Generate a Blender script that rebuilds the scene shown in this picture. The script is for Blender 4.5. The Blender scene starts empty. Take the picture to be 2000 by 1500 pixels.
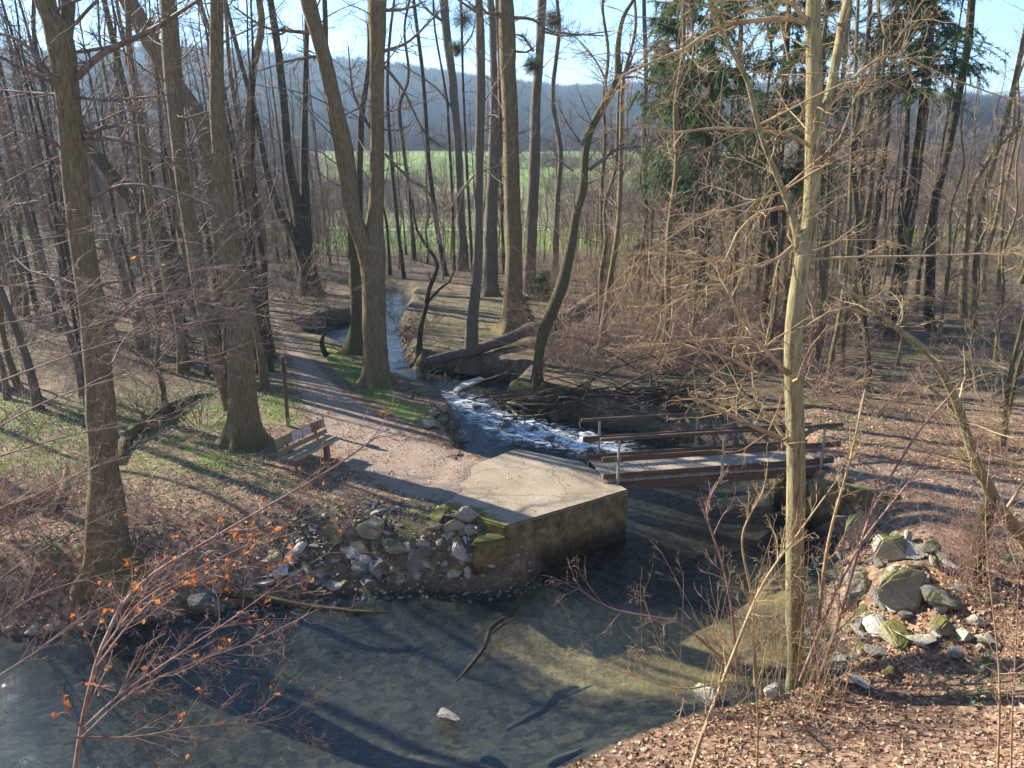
import bpy, bmesh, math
import numpy as np
from mathutils import Vector

scn = bpy.context.scene
R_ = math.radians

# ------------------------------------------------------------------ camera
CAM_H, PITCH, FPX = 6.8, R_(15.5), 1510.0
cam_d = bpy.data.cameras.new('camera')
cam_d.sensor_width = 36.0
cam_d.lens = 36.0 * FPX / 2000.0
cam_d.clip_start, cam_d.clip_end = 0.1, 6000.0
cam = bpy.data.objects.new('camera', cam_d)
cam.location = (0, 0, CAM_H)
cam.rotation_euler = (R_(90) - PITCH, 0, 0)
scn.collection.objects.link(cam)
scn.camera = cam

# ------------------------------------------------------------------ sky, sun, exposure
SUN_EL = R_(29.0)
SUN_AZ = math.atan2(-0.84, 0.54)            # clockwise from +Y
w = bpy.data.worlds.new('World')
scn.world = w
w.use_nodes = True
wn = w.node_tree
bg = wn.nodes['Background']
sky = wn.nodes.new('ShaderNodeTexSky')
sky.sky_type = 'NISHITA'
sky.sun_disc = False
sky.sun_elevation = SUN_EL
sky.sun_rotation = SUN_AZ % (2 * math.pi)
sky.air_density, sky.dust_density, sky.ozone_density = 1.0, 0.0, 5.0
wn.links.new(sky.outputs[0], bg.inputs[0])
bg.inputs[1].default_value = 0.085
sd = bpy.data.lights.new('sun', 'SUN')
sd.energy = 5.0
sd.angle = R_(0.5)
sd.color = (1.0, 0.91, 0.77)
sun = bpy.data.objects.new('sun', sd)
svec = Vector((math.sin(SUN_AZ) * math.cos(SUN_EL), math.cos(SUN_AZ) * math.cos(SUN_EL), math.sin(SUN_EL)))
sun.rotation_euler = (-svec).to_track_quat('-Z', 'Y').to_euler()
sun.location = svec * 60
scn.collection.objects.link(sun)
scn.view_settings.view_transform = 'Standard'
scn.view_settings.look = 'None'
scn.view_settings.exposure = 1.85
scn.view_settings.gamma = 1.0
scn.cycles.max_bounces = 6
scn.cycles.diffuse_bounces = 2
scn.cycles.glossy_bounces = 2
scn.cycles.transparent_max_bounces = 8
scn.cycles.volume_bounces = 0
scn.cycles.sample_clamp_indirect = 6.0
scn.cycles.use_denoising = True

# ------------------------------------------------------------------ small helpers
CT, ST = math.cos(PITCH), math.sin(PITCH)

def ray(px, py):
    u, v = (px - 1000.0) / FPX, (py - 750.0) / FPX
    return np.array([u, CT - v * ST, -ST - v * CT])

def at(px, py, Y):
    r = ray(px, py)
    p = r * (Y / r[1])
    p[2] += CAM_H
    return p

def pxscale(p):
    """metres per photo pixel across a round thing standing at p"""
    f = p[1] * CT + (CAM_H - p[2]) * ST
    return f * f / math.hypot(f, p[0]) / FPX

def onz(px, py, z):
    r = ray(px, py)
    p = r * ((z - CAM_H) / r[2])
    p[2] = z
    return p

def sm(a, b, x):
    t = np.clip((x - a) / (b - a), 0, 1)
    return t * t * (3 - 2 * t)

_tab = np.random.default_rng(77).random((256, 256))

def vn(x, y, s=0):
    x = np.asarray(x, float) + 13.7 * s
    y = np.asarray(y, float) + 7.3 * s
    xi, yi = np.floor(x).astype(int), np.floor(y).astype(int)
    fx, fy = x - xi, y - yi
    fx, fy = fx * fx * (3 - 2 * fx), fy * fy * (3 - 2 * fy)
    g = lambda a, b: _tab[a & 255, b & 255]
    return (g(xi, yi) * (1 - fx) + g(xi + 1, yi) * fx) * (1 - fy) + (g(xi, yi + 1) * (1 - fx) + g(xi + 1, yi + 1) * fx) * fy

def fbm(x, y, s=0, o=3):
    t, a = 0, 0.5
    for k in range(o):
        t = t + a * (vn(x * 2 ** k, y * 2 ** k, s + 3 * k) - 0.5)
        a *= 0.5
    return t

def nrm(v):
    return v / np.maximum(np.linalg.norm(v, axis=-1, keepdims=True), 1e-9)

def tag(o, label=None, cat=None, group=None, kind=None):
    if label: o['label'] = label
    if cat: o['category'] = cat
    if group: o['group'] = group
    if kind: o['kind'] = kind
    return o

def empty(name, loc, label=None, cat=None, group=None):
    o = bpy.data.objects.new(name, None)
    o.empty_display_size = 0.3
    o.location = loc
    scn.collection.objects.link(o)
    return tag(o, label, cat, group)

def mesh(name, V, faces, mats, smooth=True):
    """faces: list of (M,k) int arrays; mats: a material or list, with optional per-array index"""
    V = np.ascontiguousarray(V, dtype=np.float32)
    me = bpy.data.meshes.new(name)
    me.vertices.add(len(V))
    me.vertices.foreach_set('co', V.ravel())
    faces = [np.asarray(f, dtype=np.int32) for f in faces if len(f)]
    li = np.concatenate([f.ravel() for f in faces])
    tot = np.concatenate([np.full(len(f), f.shape[1], np.int32) for f in faces])
    st = np.concatenate([[0], np.cumsum(tot)[:-1]]).astype(np.int32)
    me.loops.add(len(li))
    me.loops.foreach_set('vertex_index', li)
    me.polygons.add(len(tot))
    me.polygons.foreach_set('loop_start', st)
    me.polygons.foreach_set('use_smooth', np.full(len(tot), smooth, dtype=bool))
    me.update(calc_edges=True)
    for m in (mats if isinstance(mats, (list, tuple)) else [mats]):
        me.materials.append(m)
    return me

def obj(name, me, parent=None, loc=None):
    o = bpy.data.objects.new(name, me)
    scn.collection.objects.link(o)
    if parent is not None: o.parent = parent
    if loc is not None: o.location = loc
    return o

def dup(root, loc, rz=0.0, sc=1.0, label=None, group=None, tilt=(0, 0)):
    r = root.copy()
    scn.collection.objects.link(r)
    r.location = loc
    r.rotation_euler = (tilt[0], tilt[1], rz)
    r.scale = (sc, sc, sc) if np.isscalar(sc) else sc
    if label: r['label'] = label
    if group: r['group'] = group
    for c in list(root.children):
        k = c.copy()
        scn.collection.objects.link(k)
        k.parent = r
    return r

class Tubes:
    def __init__(s):
        s.V, s.F, s.n = [], {4: [], 3: []}, 0
    def add(s, P, R, S, cap=False):
        P = np.asarray(P, float)
        R = np.asarray(R, float)
        if P.ndim == 2: P, R = P[None], R[None]
        B, N, _ = P.shape
        if B == 0: return
        T = nrm(np.gradient(P, axis=1))
        m = nrm(T.mean(1))
        ax = np.eye(3)[np.argmin(np.abs(m), axis=1)][:, None, :]
        n = nrm(ax - (ax * T).sum(-1, keepdims=True) * T)
        b = np.cross(T, n)
        a = np.arange(S) * 2 * math.pi / S
        if R.ndim == 2: R = R[:, :, None]
        q = P[:, :, None, :] + R[..., None] * (np.cos(a)[:, None] * n[:, :, None, :] + np.sin(a)[:, None] * b[:, :, None, :])
        base = s.n + (np.arange(B) * N * S)[:, None, None]
        k = (np.arange(N - 1) * S)[None, :, None]
        j = np.arange(S)[None, None, :]
        j2 = (j + 1) % S
        f = np.stack([base + k + j, base + k + j2, base + k + S + j2, base + k + S + j], -1)
        s.V.append(q.reshape(-1, 3)); s.F[4].append(f.reshape(-1, 4)); s.n += B * N * S
        if cap:
            for e, sg in ((0, -1), (N - 1, 1)):
                s.V.append(P[:, e]); c = s.n + np.arange(B)
                s.n += B
                bb = (base[:, 0, 0] + e * S)[:, None]
                jj = np.arange(S)[None]
                t = np.stack([np.broadcast_to(c[:, None], (B, S)), bb + (jj if sg > 0 else (jj + 1) % S), bb + ((jj + 1) % S if sg > 0 else jj)], -1)
                s.F[3].append(t.reshape(-1, 3))
    def arrays(s):
        return np.concatenate(s.V), [np.concatenate(f) for f in s.F.values() if f]
    def mesh(s, name, mat, org=(0, 0, 0), smooth=True):
        V, F = s.arrays()
        return mesh(name, V - np.asarray(org, float), F, mat, smooth)

class Boxes:
    def __init__(s): s.V, s.F, s.n = [], [], 0
    def box(s, c, ex, ey, ez, sx, sy, sz):
        c, ex, ey, ez = (np.asarray(q, float) for q in (c, ex, ey, ez))
        cs = [c + ex * sx * a / 2 + ey * sy * b / 2 + ez * sz * d / 2 for d in (-1, 1) for b in (-1, 1) for a in (-1, 1)]
        s.V += cs
        i = s.n
        s.F += [(i, i + 2, i + 3, i + 1), (i + 4, i + 5, i + 7, i + 6), (i, i + 1, i + 5, i + 4), (i + 2, i + 6, i + 7, i + 3), (i, i + 4, i + 6, i + 2), (i + 1, i + 3, i + 7, i + 5)]
        s.n += 8
    def mesh(s, name, mat, org=(0, 0, 0)):
        return mesh(name, np.array(s.V) - np.asarray(org, float), [np.array(s.F)], mat, False)

def bevel(o, wdt=0.006, seg=1):
    m = o.modifiers.new('bevel', 'BEVEL')
    m.width, m.segments, m.limit_method = wdt, seg, 'ANGLE'
    return o

def catmull(P, step, maxn=90):
    P = np.asarray(P, float)
    P3 = P[:, :3]
    seg = np.linalg.norm(np.diff(P3, axis=0), axis=1)
    out = []
    n = len(P)
    for i in range(n - 1):
        p0, p1, p2, p3 = P[max(i - 1, 0)], P[i], P[i + 1], P[min(i + 2, n - 1)]
        m = max(1, int(seg[i] / step))
        t = (np.arange(m) / m)[:, None]
        out.append(0.5 * (2 * p1 + (p2 - p0) * t + (2 * p0 - 5 * p1 + 4 * p2 - p3) * t ** 2 + (3 * p1 - p0 - 3 * p2 + p3) * t ** 3))
    out.append(P[-1:])
    return np.concatenate(out)

def grow(rng, T, P, D, L, Rr, levels, keep=None):
    """levels of branches, all of one level at once; returns the last points (tips) and directions"""
    for li, lv in enumerate(levels):
        B = len(P)
        n = lv['n']
        pts = np.zeros((B, n, 3))
        d = nrm(np.asarray(D, float)).copy()
        p = np.asarray(P, float).copy()
        stp = (np.asarray(L) / (n - 1))[:, None]
        for k in range(n):
            pts[:, k] = p
            d = nrm(d + lv.get('wig', 0.2) * rng.normal(size=(B, 3)) + np.array([0, 0, lv.get('up', 0.0)]))
            p = p + d * stp
        tp = np.linspace(1, lv.get('tip', 0.35), n)[None]
        rad = np.maximum(np.asarray(Rr)[:, None] * tp, lv.get('rmin', 0.0015))
        T.add(pts, rad, lv.get('s', 3))
        if li == len(levels) - 1: return pts
        m = lv['kids']
        t = rng.uniform(lv.get('tmin', 0.2), 1.0, (B, m))
        f = t * (n - 1)
        i0 = np.minimum(f.astype(int), n - 2)
        fr = (f - i0)[..., None]
        bi = np.arange(B)[:, None]
        a, b = pts[bi, i0], pts[bi, i0 + 1]
        cp = a + (b - a) * fr
        pd = nrm(b - a)
        pr = nrm(np.cross(pd, rng.normal(size=(B, m, 3))))
        ang = rng.normal(lv.get('ang', 0.9), 0.2, (B, m, 1))
        cd = pd * np.cos(ang) + pr * np.sin(ang)
        cl = np.asarray(L)[:, None] * lv.get('lf', 0.45) * rng.uniform(0.45, 1.15, (B, m)) * (1.15 - 0.6 * t)
        cr = rad[bi, i0] * lv.get('rf', 0.55)
        P, D, L, Rr = cp.reshape(-1, 3), cd.reshape(-1, 3), cl.ravel(), cr.ravel()

# ------------------------------------------------------------------ materials
class NT:
    def __init__(s, name):
        s.m = bpy.data.materials.new(name)
        s.m.use_nodes = True
        s.t = s.m.node_tree
        s.b = s.t.nodes['Principled BSDF']
        s.out = s.t.nodes['Material Output']
        s.co = None
    def n(s, ty, **kw):
        k = s.t.nodes.new(ty)
        for a, v in kw.items(): setattr(k, a, v)
        return k
    def l(s, a, b): s.t.links.new(a, b)
    def put(s, sock, v):
        if hasattr(v, 'links') or hasattr(v, 'is_output'): s.l(v, sock)
        else: sock.default_value = v
    def obj(s):
        if s.co is None: s.co = s.n('ShaderNodeTexCoord').outputs['Object']
        return s.co
    def geo(s):
        return s.n('ShaderNodeNewGeometry')
    def mapp(s, v, sc):
        k = s.n('ShaderNodeMapping')
        s.l(v, k.inputs[0]); k.inputs['Scale'].default_value = sc
        return k.outputs[0]
    def noise(s, v, sc, det=4, rough=0.55, dist=0.0):
        k = s.n('ShaderNodeTexNoise')
        s.l(v, k.inputs['Vector'])
        k.inputs['Scale'].default_value = sc; k.inputs['Detail'].default_value = det
        k.inputs['Roughness'].default_value = rough; k.inputs['Distortion'].default_value = dist
        return k.outputs[0]
    def voro(s, v, sc, feat='F1', rnd=1.0):
        k = s.n('ShaderNodeTexVoronoi', feature=feat)
        s.l(v, k.inputs['Vector']); k.inputs['Scale'].default_value = sc
        k.inputs['Randomness'].default_value = rnd
        return k
    def ramp(s, f, stops):
        k = s.n('ShaderNodeValToRGB')
        s.put(k.inputs[0], f)
        e = k.color_ramp.elements
        while len(e) < len(stops): e.new(0.5)
        for q, (p, c) in zip(e, stops):
            q.position = p
            q.color = (c, c, c, 1) if np.isscalar(c) else (*c, 1)
        return k.outputs[0]
    def mix(s, f, a, b):
        k = s.n('ShaderNodeMix', data_type='RGBA')
        s.put(k.inputs[0], f)
        for q, v in ((k.inputs[6], a), (k.inputs[7], b)):
            if isinstance(v, tuple): q.default_value = (*v, 1)
            else: s.l(v, q)
        return k.outputs[2]
    def math(s, op, a, b=0.0):
        k = s.n('ShaderNodeMath', operation=op)
        s.put(k.inputs[0], a); s.put(k.inputs[1], b)
        return k.outputs[0]
    def bump(s, h, st=0.5, dist=0.02, normal=None):
        k = s.n('ShaderNodeBump')
        s.l(h, k.inputs['Height']); k.inputs['Strength'].default_value = st; k.inputs['Distance'].default_value = dist
        if normal is not None: s.l(normal, k.inputs['Normal'])
        return k.outputs[0]
    def fin(s, col, rough=0.85, normal=None, spec=0.3):
        s.put(s.b.inputs['Base Color'], col if not isinstance(col, tuple) else (*col, 1))
        s.put(s.b.inputs['Roughness'], rough)
        s.b.inputs['Specular IOR Level'].default_value = spec
        if normal is not None: s.l(normal, s.b.inputs['Normal'])
        return s.m
    def rnd(s):
        return s.n('ShaderNodeObjectInfo').outputs['Random']
    def sep(s, v):
        k = s.n('ShaderNodeSeparateXYZ'); s.l(v, k.inputs[0]); return k.outputs

def bark(name, c0, c1, c2, moss=0.35, mh=1.6, mcol=(0.1, 0.1, 0.025), fur=30.0, dep=0.05):
    k = NT(name)
    o = k.obj()
    v = k.mapp(o, (1, 1, 0.16))
    f1 = k.noise(v, fur, 5, 0.65, 0.3)
    f2 = k.noise(o, 3.0, 4, 0.6)
    f3 = k.noise(o, 60, 3, 0.6)
    col = k.ramp(f1, [(0.3, c0), (0.5, c1), (0.72, c2)])
    col = k.mix(k.ramp(f2, [(0.35, 0.0), (0.7, 0.55)]), col, c1)
    col = k.mix(k.math('MULTIPLY', f3, 0.35), col, c0)
    z = k.sep(o)[2]
    low = k.ramp(k.math('DIVIDE', z, mh), [(0.0, 1.0), (1.0, 0.0)])
    mm = k.math('MULTIPLY', k.ramp(k.noise(o, 2.2, 5, 0.65), [(0.42, 0.0), (0.58, 1.0)]), k.math('ADD', k.math('MULTIPLY', low, 0.6), moss * 0.5))
    col = k.mix(k.math('MINIMUM', mm, 0.9), col, mcol)
    h = k.math('ADD', f1, k.math('MULTIPLY', f3, 0.25))
    return k.fin(col, 0.9, k.bump(h, 0.9, dep), 0.2)

M = {}
M['bark_brown'] = bark('brown_bark', (0.05, 0.037, 0.02), (0.215, 0.155, 0.085), (0.38, 0.285, 0.165))
M['bark_olive'] = bark('olive_bark', (0.05, 0.038, 0.02), (0.2, 0.155, 0.085), (0.34, 0.27, 0.15), moss=0.5)
M['bark_dark'] = bark('dark_bark', (0.022, 0.018, 0.014), (0.07, 0.055, 0.042), (0.12, 0.095, 0.075), moss=0.45)
M['bark_grey'] = bark('grey_bark', (0.06, 0.048, 0.037), (0.17, 0.135, 0.1), (0.26, 0.21, 0.165), moss=0.2)
M['bark_pale'] = bark('pale_algae_bark', (0.05, 0.038, 0.02), (0.29, 0.25, 0.13), (0.5, 0.445, 0.255), moss=0.0, mh=0.2, fur=17, dep=0.03)
M['bark_moss'] = bark('mossy_bark', (0.04, 0.034, 0.02), (0.12, 0.1, 0.05), (0.18, 0.15, 0.08), moss=0.55, mh=2.2)

M['dead_dark'] = bark('wet_dead_wood', (0.02, 0.016, 0.013), (0.06, 0.046, 0.036), (0.11, 0.085, 0.065), moss=0.0, mh=0.01)
M['dead_grey'] = bark('grey_dead_wood', (0.05, 0.042, 0.034), (0.14, 0.115, 0.09), (0.24, 0.2, 0.16), moss=0.0, mh=0.01)
M['dead_brown'] = bark('brown_dead_wood', (0.05, 0.03, 0.02), (0.14, 0.085, 0.06), (0.25, 0.16, 0.12), moss=0.0, mh=0.01)

def twig(name, c0, c1):
    k = NT(name)
    f = k.noise(k.obj(), 6, 2)
    return k.fin(k.ramp(f, [(0.3, c0), (0.7, c1)]), 0.7, None, 0.2)
M['twig'] = twig('twig_bark', (0.1, 0.07, 0.05), (0.24, 0.175, 0.135))
M['twig_red'] = twig('red_twig_bark', (0.17, 0.095, 0.07), (0.36, 0.24, 0.19))
M['twig_tan'] = twig('tan_twig_bark', (0.24, 0.16, 0.08), (0.44, 0.33, 0.19))
M['twig_dark'] = twig('dark_twig_bark', (0.04, 0.03, 0.024), (0.1, 0.075, 0.06))

def leafmat(name, cols, trans=0.0, spec=0.3):
    k = NT(name)
    g = k.geo()
    n = len(cols)
    c = k.ramp(g.outputs['Random Per Island'], [(i / max(n - 1, 1), q) for i, q in enumerate(cols)])
    k.fin(c, 0.7, None, spec)
    if trans:
        tr = k.n('ShaderNodeBsdfTranslucent')
        k.l(c, tr.inputs[0])
        mx = k.n('ShaderNodeMixShader')
        mx.inputs[0].default_value = trans
        k.l(k.b.outputs[0], mx.inputs[1]); k.l(tr.outputs[0], mx.inputs[2])
        k.l(mx.outputs[0], k.out.inputs[0])
    return k.m
M['leaf_litter'] = leafmat('leaf_litter', [(0.1, 0.05, 0.028), (0.36, 0.19, 0.105), (0.5, 0.31, 0.2), (0.22, 0.115, 0.07), (0.62, 0.45, 0.31), (0.42, 0.24, 0.15), (0.16, 0.1, 0.07), (0.45, 0.33, 0.22)])
M['leaf_orange'] = leafmat('orange_leaf', [(0.45, 0.13, 0.03), (0.5, 0.22, 0.06), (0.35, 0.1, 0.03)], 0.45)
M['grass'] = leafmat('grass_blade', [(0.11, 0.19, 0.03), (0.18, 0.27, 0.04), (0.28, 0.31, 0.08), (0.09, 0.15, 0.03)], 0.4)
M['herb'] = leafmat('herb_leaf', [(0.08, 0.16, 0.06), (0.16, 0.24, 0.1), (0.25, 0.31, 0.16), (0.12, 0.2, 0.13)], 0.35)
M['needle'] = leafmat('spruce_needle', [(0.045, 0.09, 0.032), (0.09, 0.145, 0.05), (0.14, 0.2, 0.07), (0.065, 0.11, 0.06)], 0.4)
M['needle_pale'] = leafmat('young_needle', [(0.05, 0.11, 0.03), (0.09, 0.17, 0.05), (0.07, 0.13, 0.05)], 0.3)
M['mistletoe'] = leafmat('mistletoe_leaf', [(0.09, 0.1, 0.03), (0.15, 0.15, 0.05), (0.06, 0.06, 0.03)], 0.3)

def rockmat(name, c0, c1, moss):
    k = NT(name)
    o = k.obj()
    f = k.noise(o, 2.6, 6, 0.65)
    f2 = k.noise(o, 14, 5, 0.7)
    col = k.ramp(f, [(0.3, c0), (0.68, c1)])
    col = k.mix(k.ramp(f2, [(0.45, 0.0), (0.62, 0.5)]), col, tuple(0.45 * q for q in c0))
    col = k.mix(k.math('MULTIPLY', k.rnd(), 0.45), col, tuple(0.5 * q for q in c1))
    nz = k.sep(k.geo().outputs['Normal'])[2]
    mm = k.math('MULTIPLY', k.ramp(nz, [(0.2, 0.0), (0.75, 1.0)]), k.ramp(k.math('ADD', k.noise(o, 3.2, 7, 0.72), k.math('MULTIPLY', k.rnd(), 0.2)), [(0.62 - moss * 0.35, 0.0), (0.72 - moss * 0.35, 1.0)]))
    col = k.mix(mm, col, k.ramp(f2, [(0.3, (0.045, 0.05, 0.012)), (0.55, (0.13, 0.125, 0.03)), (0.75, (0.2, 0.18, 0.06))]))
    h = k.math('ADD', f, k.math('MULTIPLY', f2, 0.4))
    return k.fin(col, 0.85, k.bump(h, 0.8, 0.06), 0.35)
M['rock'] = rockmat('limestone', (0.22, 0.2, 0.165), (0.5, 0.455, 0.38), 0.15)
M['rock_pale'] = rockmat('pale_limestone', (0.36, 0.33, 0.29), (0.66, 0.62, 0.54), 0.1)
M['rock_moss'] = rockmat('mossy_limestone', (0.2, 0.18, 0.14), (0.46, 0.42, 0.33), 0.7)
M['rock_dark'] = rockmat('dark_wet_stone', (0.09, 0.088, 0.082), (0.25, 0.24, 0.22), 0.05)

def woodmat(name, c0, c1, dirx=(0.15, 4, 4), rough=0.75):
    k = NT(name)
    v = k.mapp(k.obj(), dirx)
    f = k.noise(v, 9, 5, 0.6)
    return k.fin(k.ramp(f, [(0.3, c0), (0.7, c1)]), rough, k.bump(f, 0.4, 0.004), 0.3)
M['wood_dark'] = woodmat('dark_stained_wood', (0.06, 0.04, 0.027), (0.15, 0.1, 0.068))
M['wood_deck'] = woodmat('weathered_deck_wood', (0.2, 0.16, 0.12), (0.36, 0.3, 0.235), (4, 0.4, 4))
M['wood_bench'] = woodmat('mossy_bench_wood', (0.16, 0.13, 0.075), (0.36, 0.3, 0.18))
M['wood_bench_back'] = woodmat('brown_bench_wood', (0.14, 0.105, 0.055), (0.3, 0.225, 0.12))
M['wood_post'] = woodmat('post_wood', (0.08, 0.055, 0.03), (0.17, 0.12, 0.065), (4, 4, 0.2))

def metal(name, c, r=0.5, me=0.8):
    k = NT(name)
    f = k.noise(k.obj(), 20, 4)
    k.b.inputs['Metallic'].default_value = me
    return k.fin(k.mix(f, tuple(0.6 * q for q in c), c), r)
M['steel'] = metal('galvanised_steel', (0.42, 0.41, 0.39), 0.55, 0.6)

def concrete():
    k = NT('old_concrete')
    p = k.geo()
    v = k.obj()
    f = k.noise(v, 0.9, 6, 0.62)
    f2 = k.noise(v, 26, 5, 0.7)
    f3 = k.voro(v, 40).outputs[0]
    col = k.ramp(f, [(0.3, (0.17, 0.135, 0.088)), (0.5, (0.275, 0.232, 0.165)), (0.7, (0.345, 0.3, 0.225))])
    col = k.mix(k.ramp(f2, [(0.42, 0.0), (0.66, 0.6)]), col, (0.2, 0.165, 0.12))
    col = k.mix(k.ramp(k.noise(v, 55, 2), [(0.6, 0.0), (0.66, 0.55)]), col, (0.22, 0.11, 0.075))
    cw = k.n('ShaderNodeVectorMath', operation='ADD'); cs = k.n('ShaderNodeVectorMath', operation='SCALE')
    cn = k.n('ShaderNodeTexNoise'); k.l(v, cn.inputs['Vector']); cn.inputs['Scale'].default_value = 2.5; cn.inputs['Detail'].default_value = 5
    k.l(cn.outputs[1], cs.inputs[0]); cs.inputs['Scale'].default_value = 0.5; k.l(v, cw.inputs[0]); k.l(cs.outputs[0], cw.inputs[1])
    cr = k.ramp(k.voro(cw.outputs[0], 0.55, 'DISTANCE_TO_EDGE').outputs[0], [(0.0, 1.0), (0.012, 0.0)])
    col = k.mix(k.math('MULTIPLY', cr, 0.7), col, (0.07, 0.055, 0.04))
    col = k.mix(k.ramp(k.noise(v, 1.6, 7, 0.75), [(0.5, 0.0), (0.64, 0.6)]), col, k.ramp(k.noise(v, 50, 3), [(0.35, (0.16, 0.115, 0.085)), (0.65, (0.36, 0.28, 0.22))]))
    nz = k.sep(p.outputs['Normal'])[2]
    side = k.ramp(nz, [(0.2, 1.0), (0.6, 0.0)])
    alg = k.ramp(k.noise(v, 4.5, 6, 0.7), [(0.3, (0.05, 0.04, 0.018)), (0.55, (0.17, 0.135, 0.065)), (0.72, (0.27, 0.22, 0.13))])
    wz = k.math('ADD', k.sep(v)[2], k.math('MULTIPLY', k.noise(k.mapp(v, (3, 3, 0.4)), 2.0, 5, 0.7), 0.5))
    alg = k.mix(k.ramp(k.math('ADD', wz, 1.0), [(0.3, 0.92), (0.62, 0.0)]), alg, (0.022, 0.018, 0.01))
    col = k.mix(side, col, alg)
    at_ = k.n('ShaderNodeAttribute', attribute_name='moss')
    mm = k.ramp(k.math('ADD', k.math('MULTIPLY', at_.outputs['Fac'], 0.75), k.noise(v, 3.5, 6, 0.7)), [(0.82, 0.0), (1.0, 1.0)])
    col = k.mix(mm, col, k.ramp(f2, [(0.3, (0.05, 0.055, 0.012)), (0.55, (0.13, 0.125, 0.03)), (0.75, (0.2, 0.18, 0.06))]))
    h = k.math('ADD', k.math('MULTIPLY', f2, 0.8), k.math('MULTIPLY', f3, 0.5))
    return k.fin(col, 0.92, k.bump(h, 0.7, 0.02), 0.25)
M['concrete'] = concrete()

def ground_mat():
    k = NT('forest_ground')
    g = k.geo().outputs['Position']
    A = k.n('ShaderNodeAttribute', attribute_name='ma')
    Bm = k.n('ShaderNodeAttribute', attribute_name='mb')
    sa = k.n('ShaderNodeSeparateColor'); k.l(A.outputs['Color'], sa.inputs[0])
    sb = k.n('ShaderNodeSeparateColor'); k.l(Bm.outputs['Color'], sb.inputs[0])
    path, grass, field = sa.outputs
    bed, leafy, hillw = sb.outputs
    warp = k.n('ShaderNodeVectorMath', operation='ADD')
    nz = k.n('ShaderNodeTexNoise'); k.l(g, nz.inputs['Vector']); nz.inputs['Scale'].default_value = 6
    k.l(g, warp.inputs[0])
    scl = k.n('ShaderNodeVectorMath', operation='SCALE'); k.l(nz.outputs[1], scl.inputs[0]); scl.inputs['Scale'].default_value = 0.12
    k.l(scl.outputs[0], warp.inputs[1])
    vv = k.voro(warp.outputs[0], 11)
    hue = k.sep(vv.outputs['Color'])[0]
    lit = k.ramp(hue, [(0.0, (0.07, 0.045, 0.028)), (0.3, (0.22, 0.13, 0.08)), (0.5, (0.36, 0.24, 0.16)), (0.7, (0.15, 0.095, 0.06)), (0.85, (0.5, 0.35, 0.24)), (1.0, (0.27, 0.18, 0.12))])
    lit = k.mix(k.ramp(vv.outputs[0], [(0.0, 0.0), (0.12, 0.85)]), lit, k.mix(0.5, lit, (0.133, 0.085, 0.057)))
    soil = k.ramp(k.noise(g, 5, 6, 0.7), [(0.3, (0.04, 0.03, 0.02)), (0.55, (0.13, 0.1, 0.065)), (0.8, (0.26, 0.21, 0.14))])
    soil = k.mix(k.ramp(k.noise(g, 0.7, 6, 0.7), [(0.48, 0.0), (0.62, 0.75)]), soil, k.ramp(k.noise(g, 22, 4, 0.7), [(0.3, (0.05, 0.055, 0.018)), (0.7, (0.17, 0.17, 0.06))]))
    lf = k.ramp(k.math('ADD', k.math('MULTIPLY', leafy, 0.7), k.math('MULTIPLY', k.noise(g, 1.1, 5, 0.65), 0.9)), [(0.5, 0.0), (0.8, 1.0)])
    col = k.mix(lf, soil, lit)
    # path: trodden earth with grit
    gr = k.ramp(k.noise(g, 45, 4, 0.75), [(0.3, (0.12, 0.092, 0.07)), (0.5, (0.235, 0.183, 0.145)), (0.72, (0.37, 0.305, 0.25))])
    gr = k.mix(k.ramp(k.noise(g, 1.6, 4), [(0.4, 0.0), (0.65, 0.55)]), gr, lit)
    pm = k.ramp(k.math('ADD', path, k.math('MULTIPLY', k.math('SUBTRACT', k.noise(g, 2.4, 5, 0.7), 0.5), 0.9)), [(0.35, 0.0), (0.65, 1.0)])
    col = k.mix(pm, col, gr)
    gc = k.ramp(k.noise(g, 18, 5, 0.75), [(0.3, (0.048, 0.072, 0.019)), (0.5, (0.136, 0.184, 0.040)), (0.72, (0.272, 0.304, 0.080))])
    gm = k.ramp(k.math('ADD', grass, k.math('MULTIPLY', k.math('SUBTRACT', k.noise(g, 2.1, 6, 0.72), 0.5), 1.5)), [(0.45, 0.0), (0.7, 0.9)])
    col = k.mix(gm, col, gc)
    fc = k.ramp(k.noise(k.mapp(g, (0.4, 1, 1)), 0.06, 5, 0.6), [(0.35, (0.11, 0.19, 0.035)), (0.6, (0.17, 0.25, 0.05)), (0.75, (0.2, 0.22, 0.09))])
    fc = k.mix(k.math('MULTIPLY', k.noise(g, 3, 4, 0.7), 0.4), fc, (0.1, 0.17, 0.03))
    gy_ = k.math('ADD', k.sep(g)[1], k.math('MULTIPLY', k.noise(g, 0.03, 3), 60))
    band = k.ramp(k.math('DIVIDE', gy_, 400.0), [(0.3, 0.0), (0.335, 0.85), (0.5, 0.8), (0.56, 0.0)])
    fc = k.mix(band, fc, k.ramp(k.noise(k.mapp(g, (0.3, 1, 1)), 0.25, 5, 0.7), [(0.35, (0.12, 0.12, 0.05)), (0.65, (0.22, 0.19, 0.1))]))
    col = k.mix(field, col, fc)
    hc = k.ramp(k.noise(g, 0.06, 6, 0.7), [(0.3, (0.03, 0.028, 0.025)), (0.55, (0.045, 0.038, 0.03)), (0.75, (0.06, 0.05, 0.04))])
    col = k.mix(hillw, col, hc)
    # stream bed: silt and stones
    pv = k.voro(k.mapp(g, (1, 1.3, 1)), 6.5)
    st = k.ramp(k.sep(pv.outputs['Color'])[1], [(0.0, (0.012, 0.011, 0.008)), (0.4, (0.045, 0.038, 0.024)), (0.75, (0.1, 0.082, 0.05)), (1.0, (0.04, 0.038, 0.03))])
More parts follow.
